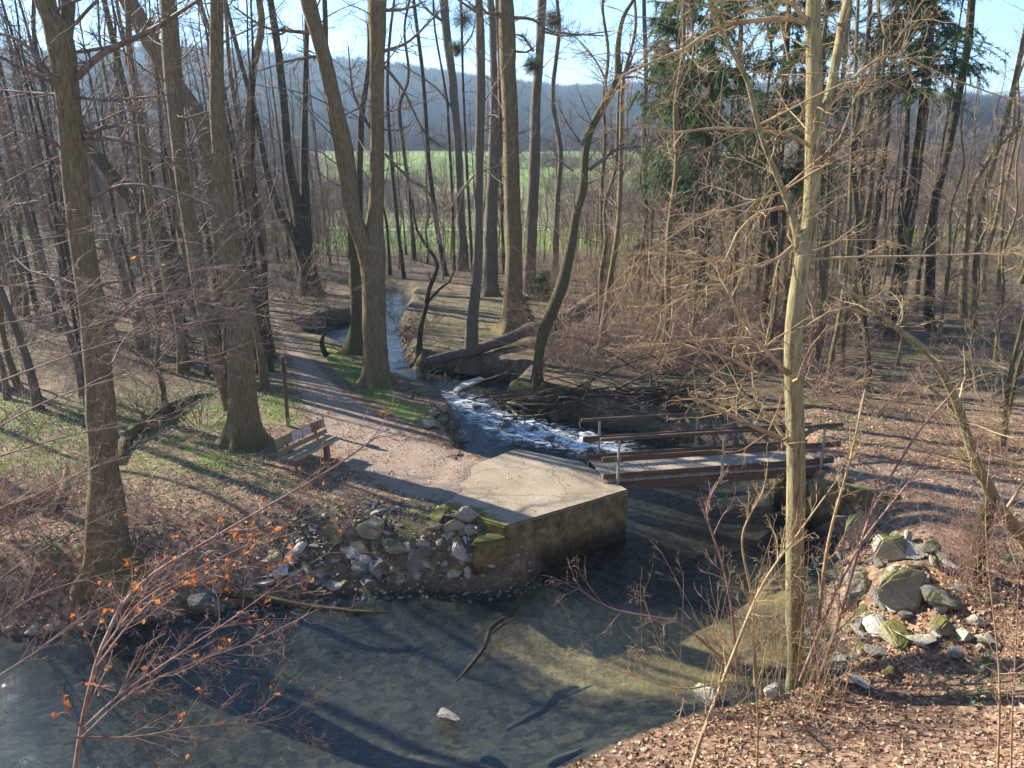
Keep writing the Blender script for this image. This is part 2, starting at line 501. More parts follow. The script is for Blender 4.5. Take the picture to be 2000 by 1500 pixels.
    silt = k.ramp(k.noise(g, 0.75, 6, 0.7, 0.4), [(0.36, (0.006, 0.007, 0.007)), (0.52, (0.018, 0.017, 0.013)), (0.7, (0.055, 0.045, 0.028))])
    sl_ = k.n('ShaderNodeAttribute', attribute_name='silt').outputs['Fac']
    sm_ = k.ramp(k.math('ADD', sl_, k.math('MULTIPLY', k.math('SUBTRACT', k.noise(g, 1.1, 6, 0.7, 0.5), 0.5), 1.1)), [(0.35, 0.0), (0.75, 0.9)])
    bc = k.mix(0.45, st, silt)
    bc = k.mix(sm_, bc, k.ramp(k.noise(g, 4, 6, 0.75), [(0.3, (0.17, 0.11, 0.045)), (0.7, (0.44, 0.31, 0.14))]))
    bc = k.mix(k.ramp(k.noise(g, 9, 5, 0.75), [(0.45, 0.0), (0.72, 0.5)]), bc, (0.02, 0.018, 0.012))
    col = k.mix(bed, col, bc)
    h = k.math('ADD', k.math('MULTIPLY', vv.outputs[0], 0.6), k.noise(g, 30, 4, 0.7))
    return k.fin(col, 0.92, k.bump(h, 0.8, 0.035), 0.2)
M['ground'] = ground_mat()

def water_mat():
    k = NT('stream_water')
    g = k.geo().outputs['Position']
    fo = k.n('ShaderNodeAttribute', attribute_name='foam').outputs['Fac']
    ch = k.n('ShaderNodeAttribute', attribute_name='chop').outputs['Fac']
    n1 = k.noise(k.mapp(g, (1.0, 1.9, 1)), 4.2, 5, 0.62, 0.8)
    n2 = k.noise(k.mapp(g, (1.5, 1.0, 1)), 17, 3, 0.6, 0.4)
    n3 = k.noise(g, 1.3, 2, 0.5)
    h = k.math('ADD', k.math('MULTIPLY', n1, 1.0), k.math('MULTIPLY', n2, 0.32))
    h = k.math('MULTIPLY', h, k.math('ADD', k.ramp(n3, [(0.35, 0.45), (0.65, 1.0)]), ch))
    nb = k.bump(h, 0.5, 0.045)
    dt = k.n('ShaderNodeVectorMath', operation='DOT_PRODUCT')      # Schlick's Fresnel, the same from above and below
    k.l(nb, dt.inputs[0]); k.l(k.geo().outputs['Incoming'], dt.inputs[1])
    c1 = k.math('SUBTRACT', 1.0, k.math('MINIMUM', k.math('ABSOLUTE', dt.outputs['Value']), 1.0))
    fr = k.math('ADD', k.math('MULTIPLY', k.math('POWER', c1, 5.0), 0.95), 0.05)
    tr = k.n('ShaderNodeBsdfTransparent'); tr.inputs[0].default_value = (0.74, 0.82, 0.83, 1)
    gl = k.n('ShaderNodeBsdfGlossy'); gl.inputs['Roughness'].default_value = 0.02
    gl.inputs['Color'].default_value = (0.86, 0.94, 1, 1)  # blue put into the gloss colour so the reflected sky looks bluer
    k.l(nb, gl.inputs['Normal'])
    mx = k.n('ShaderNodeMixShader')
    k.l(fr, mx.inputs[0]); k.l(tr.outputs[0], mx.inputs[1]); k.l(gl.outputs[0], mx.inputs[2])
    wf = k.n('ShaderNodeBsdfDiffuse'); wf.inputs[0].default_value = (0.72, 0.76, 0.8, 1)
    k.l(nb, wf.inputs['Normal'])
    mp = k.n('ShaderNodeMapping'); k.l(g, mp.inputs[0]); mp.inputs['Rotation'].default_value = (0, 0, R_(30)); mp.inputs['Scale'].default_value = (0.8, 2.2, 1)
    fn = k.noise(mp.outputs[0], 3.2, 8, 0.82, 0.6)
    fm = k.ramp(k.math('ADD', fn, k.math('MULTIPLY', fo, 0.17)), [(0.6, 0.0), (0.72, 0.92)])
    fm = k.math('MULTIPLY', fm, k.ramp(fo, [(0.0, 0.0), (0.12, 1.0)]))
    m2 = k.n('ShaderNodeMixShader')
    k.l(fm, m2.inputs[0]); k.l(mx.outputs[0], m2.inputs[1]); k.l(wf.outputs[0], m2.inputs[2])
    k.l(m2.outputs[0], k.out.inputs[0])
    return k.m
M['water'] = water_mat()

def plain(name, c, rough=0.8):
    k = NT(name)
    f = k.noise(k.obj(), 12, 4)
    return k.fin(k.mix(f, tuple(0.7 * q for q in c), c), rough)

# ------------------------------------------------------------------ terrain
WPOLY = np.array([(-17, 7.0), (-8, 7.5), (-3, 7.9), (0.4, 8.7), (1.6, 9.4), (2.7, 9.95), (3.9, 10.25), (5.2, 10.8), (5.75, 11.4), (5.6, 12.7), (6.1, 13.6),
                  (6.7, 14.6), (7.2, 15.6), (6.9, 16.4), (6.7, 17.2), (6.9, 18.5), (7.5, 20), (7.6, 21.2), (6.2, 22), (4.05, 23.0), (2.4, 23.5), (0.83, 24.0), (-0.6, 24.6),
                  (-0.1, 25.6), (0.3, 27.2), (-0.9, 28.2), (-2.2, 28.6), (-3.8, 29), (-4.4, 31), (-5.2, 34.5), (-5.7, 38), (-5.9, 42.7), (-6.1, 46), (-7.0, 48.6), (-10, 50.6), (-15, 52),
                  (-15, 50.4), (-10, 48.9), (-7.9, 47), (-7.6, 45), (-7.6, 42), (-7.8, 38.5), (-9.3, 37.4), (-9.8, 35.7), (-8.7, 33.4), (-7.4, 32), (-6.2, 30.4), (-5.3, 28.6), (-4.4, 27.0),
                  (-3.3, 25.9), (-2.4, 24.7), (-1.8, 23.6), (-1.5, 22.6), (-1.4, 21.5), (-1.4, 20.2), (-1.1, 18.8), (0.06, 18.0), (1.6, 17.2), (2.3, 15.9), (0.75, 14.6), (0.5, 13.9), (-0.1, 13.45), (-0.8, 13.3),
                  (-1.7, 13.45), (-3.0, 13.35), (-4.3, 13.15), (-6.1, 12.5), (-7.7, 12.0), (-9, 11.85), (-14, 11.4), (-17, 11.2)], float)

def sdist(x, y, poly):
    sh = np.shape(x)
    x, y = np.ravel(x), np.ravel(y)
    best = np.full(x.shape, 1e18)
    ins = np.zeros(x.shape, bool)
    n = len(poly)
    for i in range(n):
        ax, ay = poly[i]
        bx, by = poly[(i + 1) % n]
        dx, dy = bx - ax, by - ay
        t = np.clip(((x - ax) * dx + (y - ay) * dy) / (dx * dx + dy * dy), 0, 1)
        best = np.minimum(best, (x - ax - t * dx) ** 2 + (y - ay - t * dy) ** 2)
        if by != ay:
            c = ((ay > y) != (by > y)) & (x < (bx - ax) * (y - ay) / (by - ay) + ax)
            ins ^= c
    d = np.sqrt(best)
    return np.where(ins, -d, d).reshape(sh)

def ldist(x, y, line):
    """distance to a polyline with per-point half width; returns distance minus half width"""
    best = np.full(np.shape(x), 1e9)
    for (ax, ay, aw), (bx, by, bw) in zip(line[:-1], line[1:]):
        dx, dy = bx - ax, by - ay
        t = np.clip(((x - ax) * dx + (y - ay) * dy) / (dx * dx + dy * dy), 0, 1)
        best = np.minimum(best, np.hypot(x - ax - t * dx, y - ay - t * dy) - (aw + (bw - aw) * t))
    return best

def wlevel(x, y):
    q = y - 0.6 * x
    return -1.15 + 0.42 * sm(21.2, 26.0, q) + 0.12 * sm(28, 40, y)

def _g(px, py): return onz(px, py, 0.0)[:2]
PATH = [(*_g(1000, 960), 1.2), (*_g(880, 935), 1.25), (*_g(770, 890), 1.2), (*_g(690, 835), 0.95), (*_g(635, 775), 0.62), (*_g(600, 720), 0.38), (*_g(572, 680), 0.25), (*_g(545, 640), 0.12), (*_g(525, 590), 0.0)]
PATH2 = [(*_g(1600, 905), 0.8), (*_g(1750, 925), 0.9), (*_g(1900, 955), 1.0), (*_g(2150, 1010), 1.2)]

LAND1 = [(*_g(905, 912), 0), (*_g(880, 955), 0), (*_g(832, 988), 0)]
LAND2 = [(*_g(828, 996), 0), (*_g(870, 1008), 0), (*_g(915, 1014), 0)]

def height(x, y):
    x, y = np.asarray(x, float), np.asarray(y, float)
    d = sdist(x, y, WPOLY)
    wl = wlevel(x, y)
    far = sm(55, 75, y)
    L = 0.0 + 0.22 * fbm(x * 0.22, y * 0.22, 1) * (1 - far) + 0.09 * fbm(x * 1.3, y * 1.3, 4) * (1 - far)
    L = L + 0.35 * sm(6, 25, -x - 4) * sm(14, 24, y) + 0.3 * sm(9, 20, x)
    dpath = np.minimum(ldist(x, y, PATH), ldist(x, y, PATH2))
    L = np.where(dpath < 1.2, L * (0.25 + 0.75 * sm(0, 1.2, dpath)), L)
    near_pl = np.hypot(x - 0.6, y - 16.2)
    L = L - 0.06 * sm(3.0, 1.0, near_pl)
    wd = 0.55 + 1.75 * sm(17.5, 15.5, y) * sm(0.6, -1.0, x) + 1.4 * sm(17, 15, y) * sm(4.5, 6, x) + 0.9 * sm(2, 5, x) * sm(18, 20, y)
    wd = wd * (1 - 0.55 * np.exp(-((x + 1.5) / 0.9) ** 2 - ((y - 14.3) / 1.0) ** 2))
    wd = wd * (0.85 + 0.5 * fbm(x * 0.5, y * 0.5, 9))
    tt = np.clip(np.maximum(d, 0) / wd, 0, 1)
    zb = wl - 0.06 + (L - wl + 0.06) * (0.55 * sm(0, 1, tt) + 0.45 * np.sin(tt * math.pi / 2))
    zb = zb + 0.1 * fbm(x * 2.2, y * 2.2, 7) * sm(0, 0.3, d) * sm(2.5, 0.4, d)
    jn = fbm(x * 3.1, y * 3.1, 17, 3)
    e1 = ldist(x, y, LAND1)
    zb = np.where(d > 0.1, zb + (0.03 + 0.1 * jn - zb) * sm(0.6, 0.12, e1), zb)
    e2 = ldist(x, y, LAND2)
    zb = np.where(d > 0.1, np.maximum(zb, zb + (-0.12 + 0.2 * jn - zb) * sm(0.75, 0.1, e2)), zb)
    hill = -1.1 + 0.22 * np.maximum(d, 0) + 0.058 * np.maximum(d, 0) ** 2 + 0.25 * fbm(x * 0.8, y * 0.8, 5) * sm(0, 1, d)
    hill = np.minimum(hill, 5.2 + 0.05 * np.maximum(d - 8.5, 0))
    south = sm(12.0, 9.6, y + 0.12 * np.maximum(x - 6, 0))
    z = zb * (1 - south) + hill * south
    dep = 0.1 + 0.42 * sm(0, 1.8, -d) + 0.15 * fbm(x * 0.7, y * 0.7, 11)
    dep = dep * np.where(y > 20, 0.75, 1.0)
    z = np.where(d < 0, wl - 0.06 - dep * sm(0, 0.5, -d), z)
    # far side of the valley
    rise = 12 * sm(120, 330, y) + np.maximum(0, y - 230) * 0.012
    ridge = np.clip(128 - 0.1 * (x + 160), 38, 150) * (1 + 0.25 * fbm(x * 0.006, y * 0.004, 21))
    rise = rise + (ridge - 20) * sm(300, 1150, y)
    rise = rise + 16 * sm(60, 260, x) * sm(120, 380, y)
    z = z + rise
    return z

def gz(x, y): return float(height(np.array([x]), np.array([y]))[0])

_ts = np.concatenate([np.arange(7, 40, 0.06), np.arange(40, 160, 0.4)])

def ong(px, py, tmin=7.0):
    r = ray(px, py)
    t = _ts[_ts >= tmin]
    X, Y, Z = r[0] * t, r[1] * t, CAM_H + r[2] * t
    hit = np.nonzero(Z <= height(X, Y))[0]
    i = hit[0] if len(hit) else len(t) - 1
    return np.array([X[i], Y[i], Z[i]])

def axis(lo, hi, step, outl, outh, g=1.09):
    mid = list(np.arange(lo, hi + 1e-6, step))
    s, v, up = step, hi, []
    while v < outh:
        s *= g; v += s; up.append(v)
    s, v, dn = step, lo, []
    while v > outl:
        s *= g; v -= s; dn.append(v)
    return np.array(dn[::-1] + mid + up)

gx = axis(-15, 13, 0.11, -1500, 1500, 1.085)
gy = axis(6.5, 34, 0.11, -60, 1500, 1.06)
GX, GY = np.meshgrid(gx, gy)
GZ = height(GX, GY)
nx, ny = len(gx), len(gy)
idx = np.arange(nx * ny).reshape(ny, nx)
q4 = np.stack([idx[:-1, :-1], idx[:-1, 1:], idx[1:, 1:], idx[1:, :-1]], -1).reshape(-1, 4)
gme = mesh('ground', np.stack([GX, GY, GZ], -1).reshape(-1, 3), [q4], M['ground'])

def masks(x, y):
    d = sdist(x, y, WPOLY)
    path = np.maximum(sm(0.35, -0.35, ldist(x, y, PATH)), 0.6 * sm(0.3, -0.4, ldist(x, y, PATH2)))
    field = sm(64, 72, y + 4 * fbm(x * 0.1, y * 0.1, 31) - 0.10 * np.abs(x)) * sm(345, 325, y + 30 * fbm(x * 0.02, y * 0.02, 3))
    hillw = sm(325, 345, y + 30 * fbm(x * 0.02, y * 0.02, 3))
    sides = np.maximum(sm(0.30, 0.40, x / np.maximum(y, 1)), sm(-0.21, -0.27, x / np.maximum(y, 1))) * sm(98, 125, y + 20 * fbm(x * 0.03, y * 0.03, 13))
    hillw = np.maximum(hillw, sides)
    field = field * (1 - sides)
    # green verges: both sides of the footpath, stream bank left, wood floor
    bank = sm(0.2, 0.6, ldist(x, y, PATH)) * sm(2.3, 0.9, ldist(x, y, PATH)) * sm(19, 21, y) * sm(-8.5, -7, x)
    leftw = 0.55 * sm(-5.4, -7, x) * sm(15.2, 17, y) * sm(26, 22, y)
    island = 0.42 * sm(0, 1.0, d) * sm(24, 28, y) * sm(60, 40, y) * sm(14, 9, np.abs(x))
    rightw = 0.3 * sm(7, 9, x) * sm(18, 21, y) * sm(34, 28, y)
    grass = np.maximum.reduce([0.72 * bank, leftw, island, rightw])
    grass = grass * sm(0.1, 0.5, d) * (1 - path)
    bed = sm(0.25, 0.0, d)
    leafy = np.clip(0.45 + 0.5 * sm(12, 10, y) + 0.4 * sm(6, 8, x) * sm(19, 16, y) + 0.35 * sm(-4, -6, x) * sm(16.5, 15.0, y) - 0.3 * sm(20, 24, y), 0, 1) * (1 - sm(-5.4, -4.2, x) * sm(0.5, -0.5, x) * sm(15.6, 14.8, y) * sm(12, 13, y))
    return path, grass, field, bed, leafy, hillw
pm, gm_, fm_, bm_, lm_, hm_ = [a.ravel() for a in masks(GX, GY)]
for nm, (a, b, c) in (('ma', (pm, gm_, fm_)), ('mb', (bm_, lm_, hm_))):
    at_ = gme.attributes.new(nm, 'FLOAT_COLOR', 'POINT')
    at_.data.foreach_set('color', np.stack([a, b, c, np.ones_like(a)], -1).astype(np.float32).ravel())
at_ = gme.attributes.new('silt', 'FLOAT', 'POINT')
sil = np.maximum.reduce([1.35 * np.exp(-((GX - 2.3) / 2.5) ** 2 - ((GY - 12.4) / 1.5) ** 2), 1.0 * np.exp(-((GX - 5.2) / 1.0) ** 2 - ((GY - 14.5) / 1.6) ** 2), 0.32 * np.exp(-((GX + 1.5) / 2.5) ** 2 - ((GY - 9.6) / 0.9) ** 2), 0.3 * np.exp(-((GX + 6) / 2) ** 2 - ((GY - 9.3) / 0.8) ** 2)])
at_.data.foreach_set('value', sil.ravel().astype(np.float32))
tag(obj('ground', gme), kind='structure')

# water sheet
wx = np.arange(-18, 9.01, 0.11)
wy = np.concatenate([np.arange(6.5, 30, 0.09), np.arange(30, 62, 0.4)])
WX, WY = np.meshgrid(wx, wy)
WD = sdist(WX, WY, WPOLY)
RAP = [(-1.9, 25.6, 0.5), (-0.9, 24.1, 0.8), (0.3, 23.0, 0.95), (1.9, 22.2, 0.9), (3.0, 21.6, 0.5)]
rd = ldist(WX, WY, RAP)
foam = sm(0.7, -0.6, rd)
chop = 0.25 + 1.4 * sm(2.2, -0.3, rd) + 0.35 * sm(21, 24, WY) - 0.75 * sm(25.5, 28, WY)
WZ = wlevel(WX, WY) + foam * 0.3 * fbm(WX * 2.6, WY * 3.4, 41, 4) + 0.06 * sm(2, 0, rd) * fbm(WX * 4, WY * 4, 43)
WZ = WZ + 0.012 * fbm(WX * 1.8, WY * 2.6, 47)
keep = (WD < 0.35)
ki = np.arange(WX.size).reshape(WX.shape)
kq = (keep[:-1, :-1] | keep[1:, 1:] | keep[:-1, 1:] | keep[1:, :-1])
wq = np.stack([ki[:-1, :-1], ki[:-1, 1:], ki[1:, 1:], ki[1:, :-1]], -1)[kq]
used, inv = np.unique(wq.ravel(), return_inverse=True)
wme = mesh('water', np.stack([WX, WY, WZ], -1).reshape(-1, 3)[used], [inv.reshape(-1, 4)], M['water'])
for nm, a in (('foam', foam), ('chop', chop)):
    at_ = wme.attributes.new(nm, 'FLOAT', 'POINT')
    at_.data.foreach_set('value', a.ravel()[used].astype(np.float32))
tag(obj('water', wme), kind='structure')

# pale track across the far field
tk = np.linspace(-140, 140, 90)
ty = 92 + 2.5 * np.sin(tk * 0.03)
tv = np.concatenate([np.stack([tk, ty - 1.0, height(tk, ty - 1.0) + 0.06], -1), np.stack([tk, ty + 1.0, height(tk, ty + 1.0) + 0.06], -1)])
n_ = len(tk)
tf = np.stack([np.arange(n_ - 1), np.arange(1, n_), np.arange(n_ + 1, 2 * n_), np.arange(n_, 2 * n_ - 1)], -1)
tag(obj('field_path', mesh('field_path', tv, [tf], plain('gravel_track', (0.42, 0.38, 0.36)))), kind='structure')

# wood on the far hillside: one mass of small bare crowns
rng = np.random.default_rng(5)
hx = rng.uniform(-900, 900, 30000)
hy = 345 + 900 * rng.uniform(0, 1, 30000) ** 1.3
ex_n = 5000
hx2, hy2 = rng.uniform(-300, 300, ex_n), rng.uniform(125, 350, ex_n)
k2 = ((hx2 / hy2 > 0.38) | (hx2 / hy2 < -0.26)) & (np.abs(hx2) < 0.8 * hy2)
hx, hy = np.concatenate([hx, hx2[k2]]), np.concatenate([hy, hy2[k2]])
ok = np.abs(hx) < hy * 0.85
hx, hy = hx[ok], hy[ok]
hz = height(hx, hy)
# each a spray of fine upright strokes, like bare crowns seen from far off
m = len(hx)
q = 12
hs = rng.uniform(5, 10, (m, 1)) * np.clip(np.hypot(hx, hy) / 500, 0.7, 1.3)[:, None]
fx, fy_ = rng.normal(0, 0.17, (m, q)) * hs, rng.normal(0, 0.17, (m, q)) * hs
tp = np.stack([hx[:, None] + fx * 1.6, hy[:, None] + fy_ * 1.6, hz[:, None] + hs * np.sqrt(np.clip(1 - (fx ** 2 + fy_ ** 2) / (0.45 * hs) ** 2, 0.08, 1)) * rng.uniform(0.75, 1.1, (m, q))], -1)
bt = np.stack([hx[:, None] + fx * 0.5, hy[:, None] + fy_ * 0.5, hz[:, None] - 0.3 + 0 * fx], -1)
wd_ = (0.035 * hs * rng.uniform(0.5, 1.4, (m, q)))[..., None] * np.array([1.0, 0, 0])
vv_ = np.stack([bt - wd_, bt + wd_, tp], 2).reshape(-1, 3)
ht = np.arange(len(vv_)).reshape(-1, 3)
hq = np.zeros((0, 4), int)
tag(obj('distant_wood', mesh('distant_wood', vv_.reshape(-1, 3), [hq, ht], leafmat('far_wood', [(0.06, 0.048, 0.04), (0.075, 0.06, 0.047), (0.065, 0.052, 0.042), (0.05, 0.047, 0.036)]))),
    'brown bare wood covering the far hillside beyond the meadow', 'wood', kind='stuff')

# ------------------------------------------------------------------ concrete abutments
def prism(name, top, zt, zb, mat, moss=None, sub=0.22, inset=0.0):
    """a concrete block: polygon top (x,y), slightly uneven; sides to zb; grid-free fan with subdivided edges"""
    bm = bmesh.new()
    top = np.asarray(top, float)
    vs = [bm.verts.new((x, y, zt)) for x, y in top]
    f = bm.faces.new(vs)
    r = bmesh.ops.extrude_face_region(bm, geom=[f])
    for v in [g for g in r['geom'] if isinstance(g, bmesh.types.BMVert)]: v.co.z = zb
    bmesh.ops.recalc_face_normals(bm, faces=bm.faces)
    bmesh.ops.bevel(bm, geom=list(bm.edges), offset=0.035, segments=2, affect='EDGES')
    for k in range(4):
        ln = [e for e in bm.edges if e.calc_length() > sub]
        if not ln: break
        bmesh.ops.subdivide_edges(bm, edges=ln, cuts=1, use_grid_fill=True)
    bmesh.ops.triangulate(bm, faces=[f for f in bm.faces if len(f.verts) > 4])
    for v in bm.verts:
        x, y, z = v.co
        n = fbm(np.array([x * 1.5 + z]), np.array([y * 1.5 - z]), 51)[0]
        v.co.z += 0.035 * n
        v.co.x += 0.07 * fbm(np.array([z * 3 + y * 2.5]), np.array([y * 2 + z]), 55)[0]
        v.co.y += 0.07 * fbm(np.array([z * 3 + x * 2.5]), np.array([x * 2]), 57)[0]
    me = bpy.data.meshes.new(name)
    bm.to_mesh(me); bm.free()
    me.materials.append(mat)
    a = me.attributes.new('moss', 'FLOAT', 'POINT')
    co = np.zeros(len(me.vertices) * 3, np.float32); me.vertices.foreach_get('co', co); co = co.reshape(-1, 3)
    a.data.foreach_set('value', (moss(co) if moss else np.zeros(len(co))).astype(np.float32))
    return me

PA, PB, PC, PD = onz(1005, 877, 0)[:2], onz(1138, 903, 0)[:2], onz(1228, 958, 0)[:2], onz(985, 1030, 0)[:2]
PE, PF, PH = onz(930, 1012, 0)[:2], onz(832, 990, 0)[:2], onz(905, 915, 0)[:2]
PG = onz(880, 955, 0)[:2]

def edge_moss(co):
    poly = np.array([PA, PB, PC, PD, PE, PF])
    e = np.minimum(ldist(co[:, 0], co[:, 1], [(*PD, 0), (*PE, 0), (*PF, 0)]), 0.35 + ldist(co[:, 0], co[:, 1], [(*PD, 0), (*PC, 0)]))
    e = np.minimum(e, 0.3 + ldist(co[:, 0], co[:, 1], [(*PA, 0), (*PB, 0)]))
    return sm(0.3, 0.0, e) * (co[:, 2] > -0.08) * 0.9
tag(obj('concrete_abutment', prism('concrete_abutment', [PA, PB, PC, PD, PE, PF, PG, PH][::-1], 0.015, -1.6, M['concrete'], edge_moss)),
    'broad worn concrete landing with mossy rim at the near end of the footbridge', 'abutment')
s0, s1 = onz(921, 1062, -0.2)[:2], onz(988, 1050, -0.2)[:2]
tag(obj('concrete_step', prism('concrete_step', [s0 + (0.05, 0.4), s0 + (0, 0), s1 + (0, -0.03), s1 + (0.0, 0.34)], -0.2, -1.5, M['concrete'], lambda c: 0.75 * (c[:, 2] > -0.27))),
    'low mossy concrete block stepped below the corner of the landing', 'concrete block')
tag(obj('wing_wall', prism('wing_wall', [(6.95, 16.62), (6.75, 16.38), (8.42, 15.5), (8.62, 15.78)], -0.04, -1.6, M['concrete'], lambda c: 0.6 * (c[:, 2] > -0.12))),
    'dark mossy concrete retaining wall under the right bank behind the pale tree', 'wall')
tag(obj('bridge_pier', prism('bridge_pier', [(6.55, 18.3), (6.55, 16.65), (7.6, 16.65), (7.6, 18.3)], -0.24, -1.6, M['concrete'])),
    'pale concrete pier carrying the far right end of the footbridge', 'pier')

# ------------------------------------------------------------------ footbridge
B0, B1 = onz(1182, 945, 0.0)[:2], onz(1632, 912, 0.0)[:2]
bd = (B1 - B0); BL = float(np.linalg.norm(bd)); ex = np.array([*(bd / BL), 0.0]); ey = np.array([-ex[1], ex[0], 0.0]); ez = np.array([0, 0, 1.0])
BW = 1.38
org = np.array([*B0, 0.0])
br = empty('footbridge', org, 'dark wooden footbridge with slim grey posts over the stream', 'footbridge')
br.rotation_euler = (0, 0, math.atan2(ex[1], ex[0]))
X, Y, Z = np.eye(3)
def bpart(nm, boxes, mat, bv=0.006):
    b = Boxes()
    for c, sx, sy, sz in boxes: b.box(c, X, Y, Z, sx, sy, sz)
    return bevel(obj(nm, b.mesh(nm, mat), br), bv)
rng = np.random.default_rng(3)
# the deck: boards across; the first ones splay out over the landing
pl = []
nb = 44
for i in range(nb):
    x0 = 0.02 + (BL - 0.3) * i / nb
    pl.append(((x0 + 0.06, BW / 2 + rng.uniform(-0.01, 0.01), 0.055 + rng.uniform(-0.004, 0.004)), (BL - 0.3) / nb - 0.012, BW + 0.06, 0.04))
bpart('deck', pl, M['wood_deck'], 0.004)
for yy in (0.03, BW - 0.03):
    bpart('stringer', [((BL / 2 - 0.1, yy, -0.075), BL - 0.15, 0.12, 0.19)], M['wood_dark'])
    s = -1 if yy < 0.5 else 1
    yo = yy + s * 0.04
    ext = 0.0 if s < 0 else 0.1
    bpart('kick_board', [((BL / 2 - 0.03, yy - s * 0.035, 0.15), BL + ext, 0.05, 0.13)], M['wood_dark'])
    bpart('middle_rail', [((BL / 2 - 0.02, yo - s * 0.0, 0.58), BL + 0.15 + ext, 0.045, 0.13)], M['wood_dark'])
    bpart('handrail', [((BL / 2 - 0.05, yo, 1.06), BL + 0.2 + ext, 0.07, 0.075)], M['wood_dark'])
    for k in range(3):
        xx = 0.27 + k * (BL - 0.7) / 2
        bpart('post', [((xx, yo + s * 0.048, 0.42), 0.05, 0.05, 1.22), ((xx, yo + s * 0.028, 0.58), 0.14, 0.012, 0.05)], M['steel'], 0.003)

# ------------------------------------------------------------------ bench
bo = np.array([-4.92, 17.35]); 
ba = math.atan2(0.92, 0.42)
bench = empty('bench', (bo[0], bo[1], gz(*bo)), 'old park bench with graffiti scrawled on its brown backrest beside the footpath', 'bench')
bench.rotation_euler = (0, 0, ba)          # local x along the seat, local -y is the front
def bn(nm, boxes, mat, parent=None, tilt=None):
    b = Boxes()
    ex_, ey_, ez_ = X, Y, Z
    if tilt: ey_, ez_ = np.array([0, math.cos(tilt), -math.sin(tilt)]), np.array([0, math.sin(tilt), math.cos(tilt)])
    for c, sx, sy, sz in boxes: b.box(c, ex_, ey_, ez_, sx, sy, sz)
    return bevel(obj(nm, b.mesh(nm, mat), parent or bench), 0.006)
BLN = 1.75
for k, yy in enumerate((-0.37, -0.22, -0.07)):
    bn('seat_board', [((0, yy, 0.45), BLN, 0.125, 0.045)], M['wood_bench'])
tl = R_(14)
def bk(h): return (0, 0.05 + h * math.sin(tl), 0.52 + h * math.cos(tl))
back = bn('backrest', [(bk(0.26), BLN, 0.04, 0.22)], M['wood_bench_back'], tilt=tl)
bn('lower_backrest', [(bk(0.04), BLN, 0.04, 0.11)], M['wood_bench_back'], tilt=tl)
for xx in (-0.52, 0.52):
    bn('leg', [((xx, -0.2, 0.2), 0.12, 0.12, 0.46), ((xx, -0.17, 0.41), 0.1, 0.46, 0.04)], plain('rusty_iron', (0.2, 0.13, 0.1)))
    bn('back_support', [((xx, 0.09, 0.62), 0.06, 0.03, 0.5)], plain('support_iron', (0.1, 0.08, 0.06)), tilt=tl)
# graffiti: two pale patches and scribbles on the front of the backrest
fy = -0.0235
def bkp(x, h):
    return np.array([x, 0.05 + h * math.sin(tl) + fy * math.cos(tl), 0.52 + h * math.cos(tl) - fy * math.sin(tl)])
gb = Boxes()
eyt, ezt = np.array([0, math.cos(tl), -math.sin(tl)]), np.array([0, math.sin(tl), math.cos(tl)])
for xx, ww in ((-0.16, 0.34), (0.2, 0.3)):
    gb.box(bkp(xx, 0.26), X, eyt, ezt, ww, 0.004, 0.2)
pg_ = obj('paint_patch', gb.mesh('paint_patch', plain('pale_pink_paint', (0.55, 0.45, 0.42))), bench)
tb = Tubes()
for x0 in (0.38, 0.43, 0.49, 0.55, 0.6):
    pts = np.array([bkp(x0 + 0.05 * math.sin(a * 1.7 + x0 * 40), 0.17 + 0.18 * (a / 6)) for a in np.linspace(0, 6, 16)])
    tb.add(pts, np.full(16, 0.011), 5)
obj('graffiti', tb.mesh('graffiti', plain('red_brown_paint', (0.4, 0.11, 0.05))), bench)
tb = Tubes()
for x0 in (-0.2, -0.1, 0.15, 0.24, -0.55, -0.62, -0.45):
    pts = np.array([bkp(x0 + 0.04 * math.cos(a * 2.1 + x0 * 30), 0.2 + 0.05 * math.sin(a * 1.3 + x0) + 0.012 * a) for a in np.linspace(0, 5, 14)])
    tb.add(pts, np.full(14, 0.006), 4)
obj('graffiti', tb.mesh('graffiti', plain('faded_red_paint', (0.4, 0.2, 0.16))), bench)

# ------------------------------------------------------------------ wayside post
pp = ong(563, 833)
post = empty('wooden_post', pp, 'tall slim wooden post with pale foot between the footpath and the big double trunk', 'post')
b = Boxes(); b.box((0, 0, 1.12), X, Y, Z, 0.085, 0.085, 1.75)
o = bevel(obj('shaft', b.mesh('shaft', M['wood_post']), post), 0.008)
b = Boxes(); b.box((0, 0, 0.12), X, Y, Z, 0.1, 0.1, 0.3)
bevel(obj('foot', b.mesh('foot', plain('pale_concrete_foot', (0.4, 0.34, 0.3))), post), 0.008)
b = Boxes()
vd = nrm(np.array([pp[0], pp[1], 0.0])); vs_ = np.array([-vd[1], vd[0], 0])
b.box((0.07, 0.0, 1.68), -vs_, vd, Z, 0.02, 0.34, 0.26)
bevel(obj('panel', b.mesh('panel', M['wood_post']), post), 0.004)


